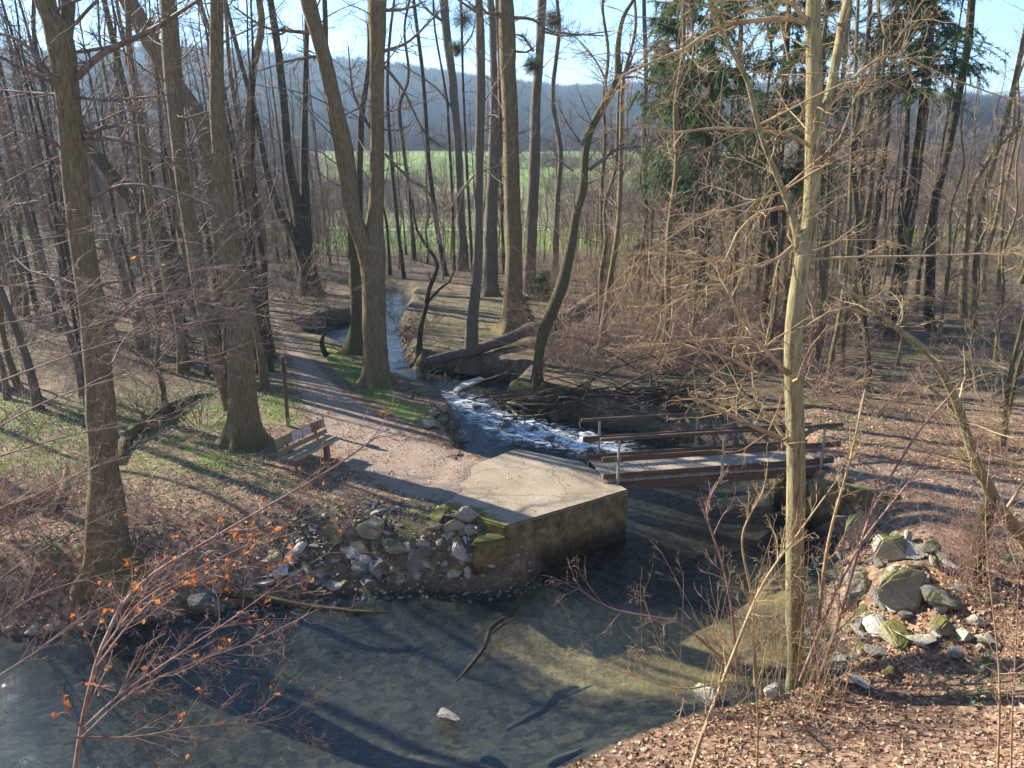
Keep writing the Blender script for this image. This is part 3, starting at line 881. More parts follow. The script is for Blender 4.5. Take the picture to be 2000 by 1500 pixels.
# ------------------------------------------------------------------ trees traced from the photograph
def trunk_tube(T, rng, P4, sides, org, roots=0.22, lump=0.07, cap=False):
    """P4: rows x, y, z, radius (base first)"""
    Q = catmull(P4, 0.16 if sides > 9 else 0.3)
    P, r = Q[:, :3], np.maximum(Q[:, 3], 0.004)
    N = len(P)
    a = np.arange(sides) * 2 * math.pi / sides
    h = P[:, 2] - org[2]
    ph = rng.uniform(0, 6)
    kf = rng.integers(4, 7)
    lob = roots * np.exp(-np.maximum(h, 0) / 0.28)[:, None] * (0.7 + np.cos(kf * a + ph))[None]
    lm = lump * 2 * (vn(a[None] * 1.1 + ph, h[:, None] * 1.6, 3) - 0.5) + lump * (vn(a[None] * 2.6 + ph, h[:, None] * 4, 5) - 0.5)
    lm = lm * (1 - 0.0 * a[None])
    T.add(P[None], (r[:, None] * (1 + lob + lm))[None], sides, cap)
    return Q

def stem_world(pts, Y, dY=0.0, ext=0.0, rng=None, zbase=None, wig=0.0):
    out = []
    n = len(pts)
    y0, y1 = pts[0][1], pts[-1][1]
    for i, (px, py, w_) in enumerate(pts):
        f = (y0 - py) / max(y0 - y1, 1)
        yy = Y + dY * f + (wig * math.sin(i * 2.1 + px) if 0 < i else 0)
        p = at(px, py, yy)
        out.append([*p, 0.5 * w_ * pxscale(p)])
    if zbase is not None:
        out[0][2] = zbase - 0.25
    if ext:
        a, b = np.array(out[-2]), np.array(out[-1])
        d = nrm(b[:3] - a[:3] + np.array([0, 0, 0.25]))
        r = out[-1][3]
        q = b[:3].copy()
        for k in range(4):
            q = q + (d + (rng.normal(size=3) * 0.08 if rng is not None else 0)) * ext / 4
            out.append([*q, max(r * (1 - 0.23 * (k + 1)), 0.01)])
    return np.array(out)

LV_BIG = [dict(n=9, s=6, wig=0.13, up=0.05, kids=6, ang=0.8, lf=0.42, tip=0.2, rf=0.42),
          dict(n=6, s=4, wig=0.17, up=0.03, kids=6, ang=0.8, lf=0.5, tip=0.35, rf=0.5, rmin=0.002),
          dict(n=5, s=3, wig=0.22, up=0.03, tip=0.5, rmin=0.0014)]
LV_TWIG = [dict(n=6, s=4, wig=0.16, up=0.02, kids=6, ang=0.75, lf=0.5, tip=0.3, rf=0.6, rmin=0.0025),
           dict(n=5, s=3, wig=0.22, up=0.02, kids=3, ang=0.8, lf=0.5, tip=0.5, rmin=0.002),
           dict(n=4, s=3, wig=0.25, tip=0.5, rmin=0.0018)]

TREES = []

def traced_tree(name, label, stems, seed, mat='bark_brown', tw='twig', Y=None, base=None, ext=8.0, sides=14, prim=26, zmin=2.5, zmax=None, Lr=(1.2, 3.2),
                limbs=(), group=None, cat='tree', roots=0.22, spec=None, up=0.35, zlim=None, small=0, lump=0.07):
    """stems: list of (points, dY); the first one's first point stands on the ground"""
    rng = np.random.default_rng(seed)
    s0 = stems[0][0]
    if Y is None:
        g = ong(s0[0][0], s0[0][1]) if base is None else ong(*base)
    else:
        p = at(s0[0][0], s0[0][1], Y)
        g = np.array([p[0], Y, gz(p[0], Y)])
    org = np.array([g[0], g[1], g[2]])
    root = empty(name, org, label, cat, group)
    T = Tubes(); C = Tubes()
    Qs = []
    for i, (pts, dY) in enumerate(stems):
        P4 = stem_world(pts, g[1], dY, ext if pts[-1][1] <= 2 else 0, rng, g[2] if i == 0 else None)
        sd_ = sides if i == 0 else max(7, sides - 4)
        Qs.append(trunk_tube(T, rng, P4, sd_, org, roots if i == 0 else 0, lump))
    # limbs traced one by one: (points, width at start, depth change)
    for pts, w0, dY in limbs:
        P = []
        n = len(pts)
        for i, (px, py) in enumerate(pts):
            f = i / (n - 1)
            p = at(px, py, g[1] + dY * f)
            P.append([*p, 0.5 * w0 * (1 - 0.62 * f) * pxscale(p)])
        Q = catmull(np.array(P), 0.2)
        C.add(Q[:, :3], Q[:, 3] * (1 + 0.12 * (vn(np.arange(len(Q)) * 0.7, 0 * Q[:, 0], seed) - 0.5)), 7)
        ln = np.linalg.norm(np.diff(Q[:, :3], axis=0), axis=1).sum()
        k = int(5 + ln * 4.5)
        ii = rng.integers(max(1, len(Q) // 6), len(Q), k)
        td = nrm(Q[np.minimum(ii + 1, len(Q) - 1), :3] - Q[np.maximum(ii - 1, 0), :3])
        pr = nrm(np.cross(td, rng.normal(size=(k, 3))))
        aa = rng.uniform(0.5, 1.1, (k, 1))
        grow(rng, C, Q[ii, :3], td * np.cos(aa) + pr * np.sin(aa), rng.uniform(0.35, 1.1, k), np.maximum(Q[ii, 3] * 0.4, 0.004), LV_TWIG)
    # free branches up the stems
    for Q in Qs:
        z = Q[:, 2]
        cand = np.nonzero((z > org[2] + zmin) & (z < (zmax if zmax else 99)))[0]
        if not len(cand): continue
        k = max(3, int(prim * min(1, len(Q) / 60)))
        ii = rng.choice(cand, k)
        az = rng.uniform(0, 2 * math.pi, k)
        d = np.stack([np.cos(az), np.sin(az), rng.normal(up, 0.25, k)], -1)
        r = Q[ii, 3]
        grow(rng, C, Q[ii, :3], d, rng.uniform(*Lr, k) * (0.6 + 0.4 * np.minimum(1, r / 0.12)), np.minimum(r * 0.36, rng.uniform(0.008, 0.034, k)), spec or LV_BIG)
        if small:
            ii = rng.choice(cand, small)
            az = rng.uniform(0, 2 * math.pi, small)
            d = np.stack([np.cos(az), np.sin(az), rng.normal(0.15, 0.3, small)], -1)
            grow(rng, C, Q[ii, :3], d, rng.uniform(0.5, 1.6, small), rng.uniform(0.004, 0.009, small), LV_TWIG)
    obj('trunk', T.mesh('trunk', M[mat], org), root)
    if C.n: obj('crown', C.mesh('crown', M[tw], org), root)
    TREES.append((org[0], org[1]))
    return root, Qs, g

# the thick tree at the left edge
t1, q1, g1 = traced_tree('broadleaf_tree', 'thick straight brown tree forking near the top, rooted on the left bank by the pool',
    [([(218, 1118, 122), (213, 1080, 96), (208, 1000, 80), (203, 900, 62), (195, 760, 60), (183, 620, 55), (166, 520, 52), (148, 350, 54), (130, 175, 50), (117, 80, 58), (98, 30, 42), (80, -10, 40)], 0),
     ([(118, 120, 40), (128, 60, 32), (133, 10, 30), (134, -10, 28)], 0.5)], 11, 'bark_brown', sides=26, prim=24, zmin=3.5, Lr=(1.5, 3.6), ext=7, small=26, roots=0.3,
    limbs=[([(152, 150), (200, 105), (290, 62), (350, 25), (395, -5)], 17, -0.6), ([(108, 168), (80, 120), (40, 80), (-10, 62)], 15, 0.7), ([(150, 146), (80, 148), (0, 156)], 6, -0.8),
           ([(112, 185), (40, 180), (-20, 172)], 8, 0.6), ([(150, 190), (200, 196), (260, 192), (330, 185)], 8, -0.8), ([(163, 268), (200, 250), (250, 238), (272, 208)], 13, 0.7), ([(166, 280), (210, 270), (290, 290), (345, 325), (400, 365)], 11, -0.7),
           ([(118, 285), (70, 262), (0, 252)], 11, -0.5), ([(120, 305), (50, 335), (-10, 370)], 6, -0.9), ([(140, 455), (105, 410), (55, 380), (0, 375)], 9, -0.5), ([(178, 388), (235, 362), (310, 366), (380, 388), (420, 408)], 8, -0.8),
           ([(214, 630), (250, 605), (305, 588), (360, 604), (402, 632)], 12, -0.6), ([(214, 640), (270, 585), (340, 575), (430, 600), (560, 625)], 6, -1.5), ([(180, 520), (240, 480), (330, 470), (420, 480)], 5, -1.2)])
# the double trunk by the bench
traced_tree('broadleaf_tree', 'big brown double trunk fused low down, standing behind the bench left of the footpath',
    [([(476, 868, 96), (476, 848, 76), (475, 800, 60), (471, 725, 54), (462, 585, 50), (450, 520, 44), (435, 350, 34), (424, 210, 29), (423, 0, 28)], 0),
     ([(452, 800, 30), (438, 745, 30), (422, 690, 28), (402, 620, 30), (385, 520, 34), (362, 390, 30), (349, 290, 30), (337, 150, 36), (328, 0, 36)], 1.2)], 12, 'bark_brown', sides=22, prim=34, zmin=3.2, Lr=(1.2, 3.0), ext=8, small=40, roots=0.35)
traced_tree('broadleaf_tree', 'brown tree leaning left, crossing behind the double trunk near the bench',
    [([(455, 655, 44), (440, 560, 34), (416, 343, 26), (385, 225, 30), (335, 155, 36), (300, 90, 38), (250, 0, 40)], 0)], 13, 'bark_brown', base=(462, 690), sides=14, prim=24, ext=8)
traced_tree('broadleaf_tree', 'crooked dark tree splitting into two leaning stems, in the wood left of the double trunk',
    [([(432, 672, 56), (392, 600, 48), (345, 525, 42), (300, 440, 34), (225, 350, 28), (180, 290, 22), (150, 230, 17), (120, 100, 15), (100, 0, 14)], 0),
     ([(305, 450, 24), (288, 410, 20), (266, 245, 16), (244, 175, 14), (224, 90, 14), (203, 0, 13)], 1.0)], 14, 'bark_moss', sides=12, prim=22, ext=6)
traced_tree('broadleaf_tree', 'slim wavy tree close to the right side of the double trunk, left of the path',
    [([(506, 688, 40), (502, 640, 30), (497, 580, 24), (490, 490, 20), (485, 385, 20), (485, 260, 19), (494, 140, 16), (510, 60, 15), (506, 0, 14)], 0),
     ([(500, 620, 20), (516, 520, 15), (505, 400, 12), (480, 300, 10), (452, 160, 9), (440, 0, 8)], 0.6)], 15, 'bark_brown', sides=12, prim=22, ext=7)
traced_tree('broadleaf_tree', 'dark many-stemmed tree leaning left beside the footpath bend',
    [([(606, 575, 50), (598, 500, 32), (580, 400, 23), (563, 310, 19), (554, 200, 17), (543, 100, 16), (528, 0, 14)], 0),
     ([(604, 560, 26), (580, 470, 22), (548, 420, 18), (520, 330, 14), (500, 230, 12), (470, 120, 10), (440, 0, 9)], -0.5),
     ([(603, 550, 24), (598, 420, 20), (594, 300, 15), (597, 150, 12), (600, 0, 10)], 0.8)], 16, 'bark_dark', sides=11, prim=20, ext=7)
# forked tree by the stream
traced_tree('broadleaf_tree', 'tall dark tree forking into two great stems, standing on the stream bank beside the footpath',
    [([(735, 750, 74), (734, 725, 54), (732, 650, 47), (730, 560, 48), (729, 500, 50), (733, 440, 33), (737, 300, 30), (735, 200, 28), (737, 100, 31), (738, 0, 36)], 0),
     ([(722, 520, 36), (712, 480, 38), (690, 420, 34), (673, 290, 34), (655, 210, 30), (631, 105, 30), (602, 0, 31)], -0.8)], 17, 'bark_brown', sides=20, prim=30, zmin=6, ext=8, Lr=(1.5, 3.5), roots=0.3, small=20,
    limbs=[([(628, 66), (560, 60), (515, 52), (455, 12)], 9, -1), ([(634, 108), (570, 118), (508, 138)], 7, -1.2), ([(750, 100), (800, 80), (860, 20)], 8, 0.8), ([(752, 130), (790, 180), (830, 260), (870, 290)], 7, 1), ([(722, 250), (690, 180), (680, 90)], 7, 0.8), ([(748, 20), (790, 18), (832, 2)], 8, 0.6), ([(752, 300), (800, 350), (840, 380), (860, 470)], 6, 0.8)])
traced_tree('broadleaf_tree', 'thin dark tree behind the forked tree, seen in its fork',
    [([(690, 560, 22), (700, 430, 17), (702, 350, 14), (706, 225, 13), (720, 130, 10), (722, 0, 9)], 0)], 18, 'bark_dark', sides=8, prim=18, ext=5)
traced_tree('broadleaf_tree', 'mossy short tree with spreading roots at the edge of the stream behind the forked tree',
    [([(690, 690, 46), (694, 650, 28), (697, 600, 24), (694, 540, 24), (690, 470, 20), (680, 400, 16), (660, 300, 13), (640, 180, 11), (634, 0, 10)], 0)], 19, 'bark_moss', sides=10, prim=18, ext=5, roots=0.5)
# the group of tall trees in the middle
traced_tree('broadleaf_tree', 'straight dark slim tree rising from the undercut bank beside the fallen log',
    [([(917, 712, 50), (919, 690, 30), (922, 640, 24), (927, 585, 21), (933, 500, 19), (936, 315, 17), (939, 140, 18), (935, 0, 16)], 0)], 20, 'bark_grey', sides=13, prim=20, ext=8, zmin=6, roots=0.3,
    limbs=[([(940, 30), (880, -10)], 7, 0.5), ([(928, 340), (890, 390), (850, 470)], 4, 0.6)])
traced_tree('broadleaf_tree', 'shaded tree with twin tops directly behind the tall straight tree in the middle',
    [([(957, 578, 42), (958, 540, 29), (958, 450, 27), (963, 330, 21), (965, 200, 16), (962, 50, 14), (958, 0, 14)], 0),
     ([(962, 400, 16), (976, 280, 14), (978, 150, 12), (972, 0, 11)], 0.8)], 21, 'bark_grey', sides=12, prim=20, ext=7, zmin=6)
traced_tree('broadleaf_tree', 'tallest straight brown tree in the middle with mossy spreading roots above the log',
    [([(1000, 648, 76), (1000, 622, 46), (1002, 580, 37), (1004, 490, 33), (1000, 350, 32), (996, 210, 31), (991, 105, 32), (988, 0, 30)], 0)], 22, 'bark_brown', sides=18, prim=22, ext=9, zmin=6, roots=0.4, small=14,
    limbs=[([(1000, 35), (1040, 38), (1080, 62), (1180, 70)], 7, 0.8), ([(985, 25), (950, 25), (930, -10)], 8, -0.6), ([(1006, 100), (1030, 102), (1045, 90)], 5, 0.5), ([(976, 230), (960, 225), (930, 240)], 5, 0.6)])
traced_tree('broadleaf_tree', 'sunlit grey-brown tree with mistletoe, just right of the tallest tree in the middle',
    [([(1033, 566, 36), (1034, 530, 25), (1037, 470, 23), (1044, 315, 22), (1046, 210, 20), (1053, 120, 17), (1059, 0, 18)], 0)], 23, 'bark_grey', sides=13, prim=20, ext=7, zmin=7,
    limbs=[([(1062, 62), (1110, 70), (1200, 60)], 5, 0.6), ([(1042, 100), (1020, 70), (1005, 68)], 6, 0.5)])
traced_tree('broadleaf_tree', 'pale slender tree with mistletoe at the meadow edge, left of the middle group',
    [([(906, 530, 24), (905, 480, 18), (902, 437, 15), (896, 300, 15), (884, 160, 17), (874, 80, 17), (867, 0, 17)], 0)], 24, 'bark_grey', sides=11, prim=24, ext=6, zmin=7,
    limbs=[([(862, 40), (835, 20), (815, -5)], 6, 0.5), ([(882, 210), (850, 170), (790, 130)], 5, 0.8), ([(888, 110), (920, 70), (930, 30)], 5, 0.5)])
traced_tree('broadleaf_tree', 'twisting crooked tree with sunlit mossy foot, leaning right over the fallen log',
    [([(1048, 748, 26), (1052, 700, 18), (1060, 655, 22), (1075, 615, 25), (1099, 550, 24), (1115, 480, 19), (1125, 420, 17), (1138, 370, 17), (1143, 300, 15), (1154, 252, 16), (1182, 200, 14), (1205, 158, 13), (1207, 90, 11), (1217, 35, 8), (1240, -5, 6)], 0)],
    25, 'bark_moss', sides=11, prim=16, ext=3, zmin=5, Lr=(0.8, 2.2), small=16,
    limbs=[([(1150, 332), (1180, 310), (1205, 292), (1252, 285)], 8, -0.6), ([(1140, 288), (1110, 245), (1085, 195)], 6, 0.5), ([(1206, 152), (1226, 136), (1235, 112), (1222, 102)], 8, -0.4), ([(1206, 156), (1240, 150), (1300, 168)], 6, -0.6), ([(1185, 195), (1180, 150), (1150, 100), (1110, 60)], 5, 0.4), ([(1120, 335), (1085, 310), (1060, 320)], 4, -0.5)])
traced_tree('broadleaf_tree', 'dark crooked sapling overhanging the bend of the stream in front of the log',
    [([(818, 690, 12), (822, 640, 10), (832, 600, 9), (838, 565, 9), (855, 520, 8), (840, 490, 6), (815, 450, 5), (805, 390, 4)], 0), ([(836, 590, 6), (858, 565, 5), (878, 550, 4), (890, 520, 3)], -0.3)], 26, 'bark_dark', 'twig_dark', sides=7, prim=22, zmin=0.8, Lr=(0.5, 1.5), ext=0)
# tall pale tree in the right foreground
t16, q16, g16 = traced_tree('broadleaf_tree', 'tall sunlit pale yellow-barked tree in front of the footbridge, forked near the top',
    [([(1558, 1345, 50), (1555, 1290, 33), (1552, 1185, 37), (1553, 1045, 37), (1555, 970, 38), (1554, 830, 38), (1549, 725, 36), (1551, 637, 37), (1564, 532, 34), (1572, 480, 33), (1584, 420, 33), (1588, 300, 32), (1590, 210, 33), (1590, 100, 32), (1589, 0, 30)], 0),
     ([(1594, 260, 22), (1605, 232, 20), (1614, 205, 19), (1625, 160, 19), (1640, 80, 19), (1657, -5, 19)], 0.25),
     ([(1562, 500, 20), (1556, 455, 17), (1541, 400, 14), (1517, 343, 12), (1492, 280, 11), (1476, 227, 10), (1461, 160, 10), (1435, 110, 9), (1405, 50, 8), (1383, -10, 8)], -0.35)],
    27, 'bark_pale', 'twig_tan', sides=24, prim=14, ext=6, zmin=5, zmax=99, Lr=(0.8, 2.4), small=34, roots=0.12, lump=0.04,
    limbs=[([(1572, 44), (1540, 37), (1480, 40), (1420, 48), (1385, 62), (1340, 95), (1300, 110), (1215, 148)], 13, -0.5), ([(1576, 282), (1545, 264), (1490, 256), (1400, 250), (1310, 259), (1245, 238)], 9, -0.4),
           ([(1584, 506), (1680, 502), (1800, 500), (1920, 496), (2020, 492)], 6, -0.8), ([(1530, 405), (1485, 414), (1440, 455), (1418, 505)], 9, -0.4), ([(1528, 372), (1570, 335), (1640, 270), (1670, 190), (1740, 95), (1800, 5)], 5, -0.9),
           ([(1482, 245), (1560, 205), (1640, 166), (1700, 150)], 6, -0.6), ([(1608, 225), (1650, 170), (1700, 125), (1755, 108), (1850, 150), (1960, 190)], 8, 0.5), ([(1532, 725), (1510, 700), (1475, 660), (1440, 612), (1420, 560)], 12, -0.3),
           ([(1420, 558), (1380, 556), (1345, 555)], 5, -0.1), ([(1420, 560), (1345, 575), (1290, 610)], 5, -0.4), ([(1540, 862), (1500, 845), (1440, 818), (1345, 770)], 13, -0.4), ([(1540, 870), (1515, 830), (1480, 790), (1420, 755)], 11, 0.5),
           ([(1478, 728), (1430, 702), (1370, 684), (1310, 670)], 9, -0.3), ([(1548, 480), (1490, 520), (1400, 510), (1300, 495), (1250, 498)], 7, -0.6), ([(1565, 500), (1540, 460), (1550, 410)], 8, 0.1), ([(1530, 375), (1450, 400), (1360, 430), (1300, 470), (1240, 500)], 5, -0.7),
           ([(1535, 370), (1600, 330), (1680, 295), (1760, 325), (1820, 385)], 5, -0.7), ([(1392, 20), (1360, 60), (1330, 90)], 4, -0.3), ([(1572, 90), (1540, 72), (1500, 70)], 5, 0.4), ([(1570, 640), (1650, 600), (1740, 640)], 4, 0.6), ([(1540, 120), (1520, 30), (1500, -5)], 4, 0.2)])
# pale leaning sapling at the right edge
traced_tree('broadleaf_tree', 'pale leaning tree bowing leftwards from the right edge above the rocks',
    [([(2075, 1085, 38), (2000, 1050, 32), (1952, 992, 28), (1925, 940, 25), (1905, 900, 23), (1870, 790, 18), (1830, 712, 16), (1790, 668, 14), (1750, 640, 11), (1690, 590, 8), (1620, 545, 6)], -0.8),
     ([(1898, 875, 14), (1880, 820, 11), (1850, 785, 9), (1815, 755, 7)], 0.2)], 28, 'bark_pale', 'twig_tan', Y=12.4, sides=13, prim=22, zmin=0.4, Lr=(0.6, 1.8), ext=0, roots=0.0, small=20)
traced_tree('broadleaf_tree', 'mossy thin double stem on the right bank near the leaning pale tree',
    [([(1962, 872, 13), (1962, 820, 11), (1972, 740, 10), (1985, 680, 10), (2003, 610, 9), (2020, 500, 8)], 0), ([(1963, 840, 9), (1980, 760, 8), (1998, 690, 7), (2040, 620, 6)], 0.3)], 29, 'bark_moss', sides=9, prim=22, zmin=0.6, Lr=(0.6, 1.8), ext=2, roots=0.1)
# pines and thin trees on the right
RT = [('dark tall tree with twisted upper stem at the right, beside the open blue sky', [(1815, 640, 24), (1822, 420, 17), (1840, 340, 17), (1860, 250, 18), (1873, 180, 17), (1888, 100, 17), (1898, 0, 16)], 'bark_dark'),
      ('leaning reddish tree at the far right edge against blue sky', [(1900, 640, 18), (1915, 430, 12), (1944, 305, 12), (1966, 230, 11), (1998, 80, 9), (2012, 0, 8)], 'bark_brown'),
      ('brown tree leaning right beside the reddish one near the right edge', [(1880, 620, 18), (1893, 400, 12), (1920, 330, 11), (1955, 280, 9), (2010, 230, 7)], 'bark_brown'),
      ('sunlit slim stem just right of the pale foreground tree, leaning slightly', [(1618, 755, 16), (1626, 690, 11), (1640, 620, 10), (1655, 500, 9), (1662, 350, 9), (1668, 200, 8), (1676, 0, 7)], 'bark_olive'),
      ('thin mossy stem close behind the pale foreground tree', [(1598, 705, 14), (1605, 620, 10), (1614, 520, 10), (1622, 380, 9), (1640, 200, 8), (1662, 0, 8)], 'bark_olive'),
      ('dark bent stem right of the two thin sunlit stems', [(1700, 765, 17), (1694, 690, 12), (1686, 600, 12), (1680, 520, 14), (1672, 400, 13), (1668, 300, 11), (1690, 120, 10), (1700, 0, 9)], 'bark_dark'),
      ('brown straight stem above the far handrail of the footbridge', [(1428, 690, 14), (1430, 620, 9), (1436, 500, 9), (1440, 330, 8), (1445, 150, 8), (1450, 0, 8)], 'bark_olive'),
      ('thin dark stem rising in front of the spruces, left of the pale tree', [(1296, 640, 10), (1300, 500, 8), (1310, 330, 8), (1320, 150, 7), (1335, 0, 6)], 'bark_dark'),
      ('slender grey stem at the meadow edge, right of the crooked tree', [(1260, 600, 14), (1262, 450, 10), (1258, 250, 10), (1262, 150, 9), (1258, 0, 8)], 'bark_grey'),
      ('slim forked stem right of the mistletoe tree at the meadow edge', [(1085, 555, 14), (1088, 400, 11), (1095, 300, 10), (1080, 190, 9), (1092, 60, 8), (1088, 0, 7)], 'bark_grey'),
      ('stocky dark stem in the thicket far behind the right path', [(1760, 640, 16), (1765, 560, 12), (1758, 430, 11), (1770, 300, 10), (1776, 120, 9), (1780, 0, 8)], 'bark_dark')]
for i, (lb, pts, mt) in enumerate(RT):
    traced_tree('slim_tree', lb, [(pts, 0)], 60 + i, mt, sides=9, prim=30, ext=5, zmin=3, Lr=(0.8, 2.4), small=14)
ML = [('thin wavy pole tree against the meadow, first one right of the forked tree', [(790, 545, 9), (778, 450, 8), (766, 330, 8), (757, 200, 7), (760, 90, 6), (770, 0, 5)]),
      ('slim S-shaped pole tree against the blue hill, left of the long leaning pole', [(810, 510, 10), (800, 385, 8), (787, 280, 8), (780, 210, 7), (798, 148, 6), (790, 60, 5), (800, 0, 5)]),
      ('long dark pole tree leaning left across the blue hill', [(872, 540, 12), (858, 470, 10), (846, 390, 10), (836, 300, 9), (826, 150, 8), (808, 0, 7)]),
      ('hair-thin pole tree between the pale mistletoe tree and the slim dark tree', [(925, 560, 8), (918, 440, 6), (912, 330, 6), (905, 180, 5), (900, 0, 5)]),
      ('thin upright pole tree right beside the pale mistletoe tree', [(886, 530, 8), (884, 400, 6), (876, 250, 6), (872, 190, 5), (850, 60, 4), (846, 0, 4)])]
for i, (lb, pts) in enumerate(ML):
    traced_tree('slim_tree', lb, [(pts, 0)], 80 + i, 'bark_dark', sides=7, prim=18, ext=4, zmin=4, Lr=(0.6, 2.0))

# mistletoe balls
rng = np.random.default_rng(8)
def mistletoe(px, py, Y, r, lb):
    c = at(px, py, Y)
    n = 420
    d = nrm(rng.normal(size=(n, 3)))
    T = Tubes()
    P = np.stack([c + d * 0, c + d * r * 0.5, c + d * r * rng.uniform(0.75, 1.05, (n, 1)) + rng.normal(0, 0.03, (n, 3))], 1)
    T.add(P, np.tile([0.008, 0.006, 0.004], (n, 1)), 3)
    V, F = T.arrays()
    k = n * 5
    t = P[rng.integers(0, n, k), 2] + rng.normal(0, r * 0.16, (k, 3))
    u, v2 = nrm(rng.normal(size=(k, 3))) * 0.05, nrm(rng.normal(size=(k, 3))) * 0.02
    V2 = np.stack([t - v2, t + v2, t + u], 1).reshape(-1, 3)
    F.append(len(V) + np.arange(3 * k).reshape(-1, 3))
    tag(obj('mistletoe', mesh('mistletoe', np.concatenate([V, V2]) - c, F, M['mistletoe'], False), None, c), lb, 'mistletoe')
Ym = 43.5
mistletoe(1080, 40, Ym, 0.52, 'round dark mistletoe ball high on the right of the sunlit grey tree')
mistletoe(1040, 128, Ym, 0.5, 'yellowish mistletoe clump on the left of the sunlit grey tree')
mistletoe(905, 38, 52, 0.75, 'large brown mistletoe clump beside the top of the pale slender tree')
mistletoe(893, 95, 52, 0.5, 'small mistletoe clump below the large one on the pale slender tree')

# ------------------------------------------------------------------ wood of slim trees, each a copy of a few kinds
def slim_proto(seed, h, lean, mat, tw, kids=34, zmin=0.25, Lr=(1.0, 3.0), r0=0.11, multi=1):
    rng = np.random.default_rng(seed)
    root = empty('slim_tree', (0, 0, 0))
    T, C = Tubes(), Tubes()
    for s in range(multi):
        n = 9
        z = np.linspace(-0.3, h * rng.uniform(0.75, 1), n)
        off = rng.normal(0, 0.15, 2) if multi > 1 else np.zeros(2)
        wx_, wy_ = np.cumsum(rng.normal(0, 0.16, n)) + lean[0] * z + off[0], np.cumsum(rng.normal(0, 0.16, n)) + lean[1] * z + off[1]
        wx_ -= wx_[0] - off[0]; wy_ -= wy_[0] - off[1]
        rr = r0 * (1 - 0.85 * (z / h)) * (1 + 0.5 * np.exp(-np.maximum(z, 0) / 0.3)) / math.sqrt(multi)
        Q = trunk_tube(T, rng, np.stack([wx_, wy_, z, rr], -1), 8, (0, 0, 0), 0.15)
        cand = np.nonzero(Q[:, 2] > h * zmin)[0]
        k = kids // multi
        ii = rng.choice(cand, k)
        az = rng.uniform(0, 6.283, k)
        f = Q[ii, 2] / h
        d = np.stack([np.cos(az), np.sin(az), rng.normal(0.55, 0.3, k)], -1)
        grow(rng, C, Q[ii, :3], d, rng.uniform(*Lr, k) * (1.15 - 0.6 * f), np.minimum(Q[ii, 3] * 0.4, 0.02), LV_SLIM)
    obj('trunk', T.mesh('trunk', M[mat]), root)
    obj('crown', C.mesh('crown', M[tw]), root)
    return root
LV_SLIM = [dict(n=6, s=4, wig=0.14, up=0.07, kids=5, ang=0.75, lf=0.45, tip=0.25, rf=0.42, rmin=0.0028),
           dict(n=4, s=3, wig=0.18, up=0.05, kids=4, ang=0.75, lf=0.5, tip=0.5, rmin=0.002),
           dict(n=4, s=3, wig=0.2, up=0.05, tip=0.6, rmin=0.0015)]
protos = [slim_proto(100, 17, (-0.1, 0), 'bark_dark', 'twig', 40), slim_proto(101, 15, (-0.18, 0.02), 'bark_grey', 'twig', 36, r0=0.13), slim_proto(102, 19, (-0.04, -0.02), 'bark_brown', 'twig_red', 40, r0=0.14),
          slim_proto(103, 13, (0.06, 0.03), 'bark_olive', 'twig', 34, 0.2), slim_proto(104, 12, (0.0, 0), 'bark_brown', 'twig_red', 44, 0.12, (0.8, 2.2), 0.075), slim_proto(105, 16, (-0.06, 0), 'bark_dark', 'twig', 42, 0.15, (0.8, 2.4), 0.1, 2),
          slim_proto(106, 10, (0.03, 0), 'bark_olive', 'twig_tan', 40, 0.1, (0.7, 2.0), 0.06), slim_proto(107, 20, (0.02, 0), 'bark_dark', 'twig', 44, 0.4, (1, 3), 0.17)]
used_p = set()
rng = np.random.default_rng(21)

def scatter(n, pxr, Yr, kinds, label, group, scr=(0.8, 1.15), mind=1.0, water=0.6, pathd=0.7):
    k = tries = 0
    while k < n and tries < n * 30:
        tries += 1
        px = rng.uniform(*pxr)
        Yy = rng.uniform(Yr[0] ** 0.5, Yr[1] ** 0.5) ** 2
        x = (px - 1000) / FPX * Yy / 0.965
        if sdist(np.array([x]), np.array([Yy]), WPOLY)[0] < water: continue
        if ldist(np.array([x]), np.array([Yy]), PATH)[0] < pathd or ldist(np.array([x]), np.array([Yy]), PATH2)[0] < 0.5: continue
        if any((x - a) ** 2 + (Yy - b) ** 2 < mind ** 2 for a, b in TREES): continue
        tx, ty_ = x - 0.5, Yy - 16.3                               # keep a sunny gap towards the landing
        if 0 < -0.84 * tx + 0.54 * ty_ < 30 and abs(0.54 * tx + 0.84 * ty_) < 1.7: continue
        TREES.append((x, Yy))
        p = protos[kinds[rng.integers(len(kinds))]]
        loc, rz, sc = (x, Yy, gz(x, Yy)), (rng.normal(0, 0.5) if kinds[0] < 3 else rng.uniform(0, 6.28)), rng.uniform(*scr)
        if id(p) in used_p: dup(p, loc, rz, sc, label, group)
        else:
            used_p.add(id(p)); p.location = loc; p.rotation_euler = (0, 0, rz); p.scale = (sc,) * 3
            tag(p, label, 'tree', group)
        k += 1
scatter(26, (-60, 560), (24, 36), [0, 1, 2, 3, 5, 0, 1], 'slim bare tree standing in the dense wood left of the footpath', 'slim trees of the left wood', (0.75, 1.1), 1.3)
scatter(46, (-60, 640), (36, 66), [0, 1, 2, 5, 7, 0], 'far slim bare tree at the back of the dense left wood', 'slim trees at the back of the left wood', (0.8, 1.15), 1.2)
scatter(28, (640, 1120), (48, 68), [0, 3, 4, 6], 'thin bare pole tree along the meadow edge behind the middle trees', 'pole trees at the meadow edge', (0.7, 1.0), 1.5)
scatter(30, (-60, 420), (20, 30), [0, 1, 5, 3], 'slim dark bare tree near the front of the left wood', 'slim trees at the front of the left wood', (0.55, 0.9), 1.4)
